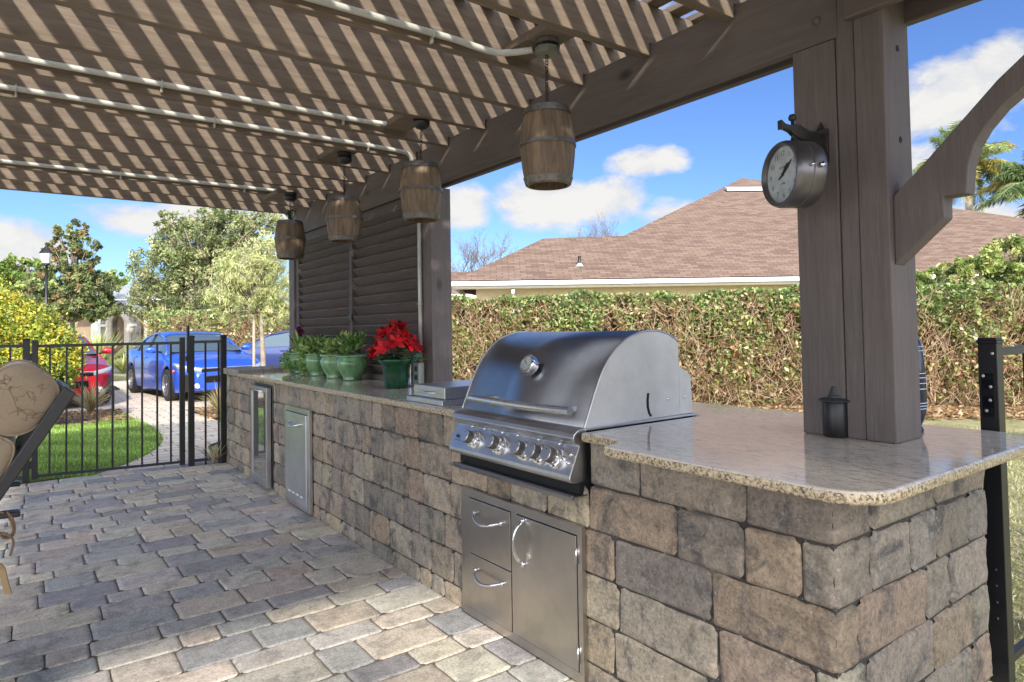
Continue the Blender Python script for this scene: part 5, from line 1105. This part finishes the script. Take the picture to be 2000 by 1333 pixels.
vp=solve_w(1132,520,SL); mb=MB(); mb.tube([vp-Vector((0,0,.1)),vp+Vector((0,0,.28))],.045,10); mb.build('vent_pipe',MT['iron'],nh,smooth=True); mb=MB(); mb.lathe([(.12,-.02),(.05,.08)],12,Matrix.Translation(vp)); mb.build('flashing',MT['conduit'],nh)
a=solve_w(1418,374,SL); ua_,wa_,za_=uw(a); mb=MB(); vs=[hq(u,w,z) for u,w,z in ((ua_,wa_-.15,za_-.02),(ua_+1.75,wa_-.15,za_-.02),(ua_+1.75,wa_+.15,za_+.10),(ua_,wa_+.15,za_+.10))]; mb.add(vs+[v+Vector((0,0,.10)) for v in vs],[(0,1,2,3),(4,5,6,7),(0,1,5,4),(1,2,6,5),(2,3,7,6),(3,0,4,7)]); mb.build('ridge_vent',MT['conduit'],nh)
# lower second roof at left of the neighbour house
n2=thing('neighbour_house','small second brown roof left of the neighbouring house beside the louver post','house',tuple(G0(900,27)))
def h3(u,w,z): return hq(u,w,z)
mb=MB(); 
E0b=h3(-3.5,7,2.62)
roofface('roof',[hq(-4.5,6.5,2.62),hq(2.5,6.5,2.62),hq(1.0,8.6,3.6),hq(-3.0,8.6,3.6)],eu,n2); roofface('roof',[hq(-4.5,6.5,2.62),hq(-3,8.6,3.6),hq(-4.5,10.7,2.62)],ew,n2)
hb2(-4.6,2.5,6.4,6.5,2.45,2.6,'gutter',MT['white'],n2); hb2(-4,2.4,7,7.2,0,2.45,'wall',MT['stucco2'],n2)
# ------------------------------------------------------------------ bare trees behind roof
def bare(label,px,py,d,h,seed,group=None):
    rr=random.Random(seed); b=G0(px,d); t=thing('bare_tree',label,'tree',tuple(b)); mb=MB(); top=at(px,py,d).z
    A=[];B=[];Rr=[]
    def grow(p,dr,L,r,lv):
        q=p+dr*L; mb.tube([p,p+dr*L*.5+Vector((rr.uniform(-.03,.03),rr.uniform(-.03,.03),0)),q],[r,r*.85,r*.7],4,caps=False)
        if lv==0: A.append(q); return
        for _ in range(3 if lv>1 else 3):
            nd=(dr+Vector((rr.gauss(0,.42),rr.gauss(0,.42),rr.gauss(.12,.2)))).normalized(); grow(q if rr.random()<.6 else p+dr*L*rr.uniform(.4,.9),nd,L*rr.uniform(.62,.85),r*.6,lv-1)
    for _ in range(4): grow(b+Vector((0,0,top*.35)),Vector((rr.gauss(0,.35),rr.gauss(0,.35),1)).normalized(),top*.22,.05,5)
    mb.tube([b,b+Vector((0,0,top*.36))],[.12,.09],7); mb.build('branches',simple('grey twig bark',(.20,.165,.13),.9),t,smooth=True)
    k=np.array([tuple(a) for a in A]); k=k[RS.randint(0,len(k),260)]+RS.normal(0,.06,(260,3)); V_,F_,c_=leafgeo(k,.10,pick([(.35,.22,.10),(.42,.30,.14)],260)); npmesh('crown',V_,F_,c_,MT['leaf'],t)
bare('bare twiggy tree behind the left end of the brown roof',935,455,33,5,3); bare('bare twiggy tree between two clouds above the roof saddle',1205,425,36,5,9); 
# ------------------------------------------------------------------ palms right
def palm(label,px,pytop,d,L,n,pal,seed):
    rr=random.Random(seed); b=G0(px,d); c=at(px,pytop,d); t=thing('palm_tree',label,'palm tree',tuple(b)); mb=MB()
    mb.tube([b,b.lerp(c,.5)+Vector((.08,0,0)),c],[.19,.15,.13],12); mb.tube([c-Vector((0,0,.1)),c+Vector((0,0,.7))],[.15,.07],10); mb.build('trunk',simple('grey palm trunk',(.34,.30,.25),.9,0,.3,5,.5,14),t,smooth=True)
    parts=[];ms=MB(); c=c+Vector((0,0,.55))
    for i in range(n):
        a=2*math.pi*i/n*2.618+rr.uniform(-.2,.2); el=rr.uniform(-.2,1.25); l=L*rr.uniform(.8,1.1); pts=[]
        for k in range(9):
            q=k/8; hx=l*(math.cos(el)*q*.95+.0); z=l*(math.sin(el)*q-.62*q*q*(1.0 if el<.9 else .7)); pts.append(c+Vector((math.cos(a)*hx,math.sin(a)*hx,z)))
        ms.tube(pts,[.028-.0028*k for k in range(9)],4)
        pp_=cr(pts,5); cen=[];dr=[];cl_=[]
        yel=rr.random()<.25
        for k in range(4,len(pp_)-1):
            tdir=(pp_[k+1]-pp_[k]).normalized(); side=tdir.cross(Vector((0,0,1))).normalized(); ll=.62*math.sin(math.pi*min(1,k/len(pp_)*.9+.12))
            for s_ in (-1,1):
                for jj in range(5):
                    dd=(side*s_*rr.uniform(.5,1.1)+tdir*rr.uniform(.3,.8)+Vector((0,0,rr.uniform(-1.1,.1)))).normalized(); q=pp_[k]+tdir*rr.uniform(-.08,.08)
                    cen.append(q+dd*ll*.5); dr.append(dd); cl_.append(ll)
        m=len(cen); pal_=[(.50,.42,.12),(.42,.38,.12)] if yel else pal
        parts.append(leafgeo(np.array([tuple(x) for x in cen]),np.array(cl_)[:,None],pick(pal_,m),direc=np.array([tuple(x) for x in dr]),asp=.075))
    ms.build('frond_stem',MT['twig'] if False else simple('green frond stem',(.30,.32,.12),.6),t,smooth=True); V_,F_,c_=merge(parts); npmesh('fronds',V_,F_,c_,MT['leaf'],t)
pg=[(.24,.33,.11),(.33,.42,.16),(.44,.48,.20),(.18,.26,.09)]
palm('feathery queen palm rising behind the knee brace on the right',1893,345,27,3.1,26,pg,2)
palm('dark green queen palm whose fronds enter from the right edge',2045,400,24,3.0,22,[(.14,.22,.09),(.22,.31,.12),(.30,.38,.16)],6)
# shrubs behind hedge at right
sg=[(.20,.30,.06),(.30,.38,.10),(.40,.44,.14),(.13,.20,.05),(.46,.46,.18)]
d=14.5; tree('leafy_shrub','bright green leafy shrub above the hedge at the right edge','shrub',G0(1960,d),at(1960,560,d),[E_(1930,545,d,60,45),E_(1990,520,d,70,60),E_(1860,560,d,50,32),E_(2050,540,d,70,60),E_(1960,600,d,80,40)],15000,.11,sg,.08,clr=.5)
d=13.5; tree('leafy_shrub','loose green shrub above the hedge just right of the near post','shrub',G0(1815,d),at(1810,560,d),[E_(1790,560,d,35,30),E_(1830,545,d,38,30),E_(1870,520,d,30,18),E_(1800,590,d,45,26)],4200,.10,sg,.05,clr=.6)
d=95
for k,(px,w_,lab) in enumerate(((700,500,'distant treeline band behind the louvered screen'),(120,330,'distant treeline band behind the far house and lamp'))):
    b=G0(px,d); n=9000; c=np.array(b)+RS.uniform(-1,1,(n,1))*np.array(RIGHT)*w_*d/F*.5+RS.normal(0,2,(n,3))*np.array([1,1,0]); z=RS.uniform(0,1,n)*(4.5+1.6*np.sin(c[:,0]*.35)+1.2*np.sin(c[:,1]*.8)); c[:,2]=z
    V_,F_,c_=leafgeo(c,1.1,pick(oak,n)); o=npmesh('distant_treeline',V_,F_,c_,MT['leaf']); struct(o,'stuff'); o['label']=lab; o['category']='trees'
d=5
ct=Vector((-.1,-4.1,4.6))
tree('shade_tree','unseen leafy tree added behind the viewer to shade the near end of the counter','tree',Vector((-.3,-4.4,0)),Vector((-.1,-4.2,4.2)),[(Vector((.15,-4.0,4.45)),(1.0,1.0,.95)),(Vector((.75,-4.0,4.9)),(.9,.9,.8)),(Vector((-1.0,-4.0,5.25)),(.75,.7,.55)),(Vector((-3.45,-4.6,4.4)),(.65,.6,.5)),(Vector((-2.75,-5.6,4.9)),(.5,.45,.4))],15000,.13,oak,.12,clr=.6)  # unseen tree added; crowns set on sun lines to shade counter, post and grill
# ------------------------------------------------------------------ sky, sun
SD=Vector((-.45,-1,.66)).normalized(); EL=math.asin(SD.z); AZ=math.atan2(SD.x,SD.y)
w=bpy.data.worlds.new('World'); sc.world=w; w.use_nodes=True; nt=w.node_tree; bg=nt.nodes['Background']; 
sky=nt.nodes.new('ShaderNodeTexSky'); sky.sky_type='NISHITA'; sky.sun_disc=False; sky.sun_elevation=EL; sky.sun_rotation=AZ; sky.air_density=1.0; sky.dust_density=.4; sky.ozone_density=2.2
tc=nt.nodes.new('ShaderNodeTexCoord'); gen=tc.outputs['Generated']
mp=nt.nodes.new('ShaderNodeMapping'); mp.inputs['Scale'].default_value=(1,1,1.7); nt.links.new(gen,mp.inputs[0])
n1=noi(nt,mp.outputs[0],7,9,.62,.25); n2=noi(nt,mp.outputs[0],2.1,5,.55)
def M2(op,a,b):
    m=nt.nodes.new('ShaderNodeMath'); m.operation=op
    for i,v in enumerate((a,b)):
        if hasattr(v,'links'): nt.links.new(v,m.inputs[i])
        else: m.inputs[i].default_value=v
    return m.outputs[0]
acc=None
CL=[(1065, 395, 109, 56, 1.0), (1175, 395, 80, 42, 0.95), (1215, 385, 51, 44, 0.8), (905, 405, 63, 42, 0.8), (1262, 318, 82, 29, 0.95), (1300, 420, 69, 24, 0.45), (1870, 185, 132, 78, 1.0), (1960, 140, 103, 67, 1.0), (1790, 230, 80, 44, 0.8), (1905, 440, 126, 42, 0.8), (1800, 310, 69, 33, 0.6), (55, 480, 97, 51, 1.0), (-30, 510, 103, 56, 1.0), (250, 425, 103, 31, 0.6), (420, 430, 161, 33, 0.65), (1240, 60, 575, 50, 0.55), (740, 20, 345, 44, 0.5), (540, 430, 69, 33, 0.7)]
for (px,py,rx,ry,a) in CL:
    r=ray(px,py).normalized(); s_=nt.nodes.new('ShaderNodeVectorMath'); s_.operation='SUBTRACT'; nt.links.new(gen,s_.inputs[0]); s_.inputs[1].default_value=r
    k=r.dot(CF)**1.0; az=Vector((r.y,-r.x,0)).normalized(); 
    dx=nt.nodes.new('ShaderNodeVectorMath'); dx.operation='DOT_PRODUCT'; nt.links.new(s_.outputs[0],dx.inputs[0]); dx.inputs[1].default_value=az*(F/rx/k/k)
    dz=nt.nodes.new('ShaderNodeVectorMath'); dz.operation='DOT_PRODUCT'; nt.links.new(s_.outputs[0],dz.inputs[0]); dz.inputs[1].default_value=Vector((0,0,F/ry/k))
    dy=nt.nodes.new('ShaderNodeVectorMath'); dy.operation='DOT_PRODUCT'; nt.links.new(s_.outputs[0],dy.inputs[0]); dy.inputs[1].default_value=Vector((r.x,r.y,0))*3
    q=M2('ADD',M2('ADD',M2('POWER',dx.outputs['Value'],2),M2('POWER',dz.outputs['Value'],2)),M2('POWER',dy.outputs['Value'],2))
    v=M2('MULTIPLY',M2('SUBTRACT',1.,q),a); v=M2('MAXIMUM',v,-1.2) ; acc=v if acc is None else M2('MAXIMUM',acc,v)
dens=M2('ADD',M2('ADD',acc,.32),M2('MULTIPLY',M2('SUBTRACT',n1,.5),4.2))
mask=ramp(nt,M2('MULTIPLY',dens,.5),[(.0,0.),(.42,.97)])
# bright cloud half added behind the camera to lift and neutralise the shade
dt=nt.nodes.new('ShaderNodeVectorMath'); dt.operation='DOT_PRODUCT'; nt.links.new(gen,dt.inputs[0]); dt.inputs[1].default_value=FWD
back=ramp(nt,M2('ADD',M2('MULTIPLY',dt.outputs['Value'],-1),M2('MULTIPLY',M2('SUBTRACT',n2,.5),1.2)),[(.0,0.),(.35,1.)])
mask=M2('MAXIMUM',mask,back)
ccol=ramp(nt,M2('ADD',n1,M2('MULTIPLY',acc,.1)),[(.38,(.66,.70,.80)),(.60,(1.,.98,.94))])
skyc=mixc(nt,1.,sky.outputs[0],(.29,.375,.55),'MULTIPLY')
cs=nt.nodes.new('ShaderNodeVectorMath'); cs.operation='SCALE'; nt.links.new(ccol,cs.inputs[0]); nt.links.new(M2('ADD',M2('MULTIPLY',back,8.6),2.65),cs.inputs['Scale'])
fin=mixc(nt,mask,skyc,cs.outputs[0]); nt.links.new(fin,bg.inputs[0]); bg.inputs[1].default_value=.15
su=bpy.data.lights.new('sun','SUN'); su.energy=2.65; su.angle=math.radians(2.2); su.color=(1,.94,.84); so=bpy.data.objects.new('sun',su); C.objects.link(so); so.rotation_euler=(-SD).to_track_quat('-Z','Y').to_euler(); so.location=(0,-5,8)
sc.view_settings.view_transform='Standard'; sc.view_settings.look='None'; sc.view_settings.gamma=1; sc.view_settings.exposure=1.22
sc.cycles.max_bounces=8
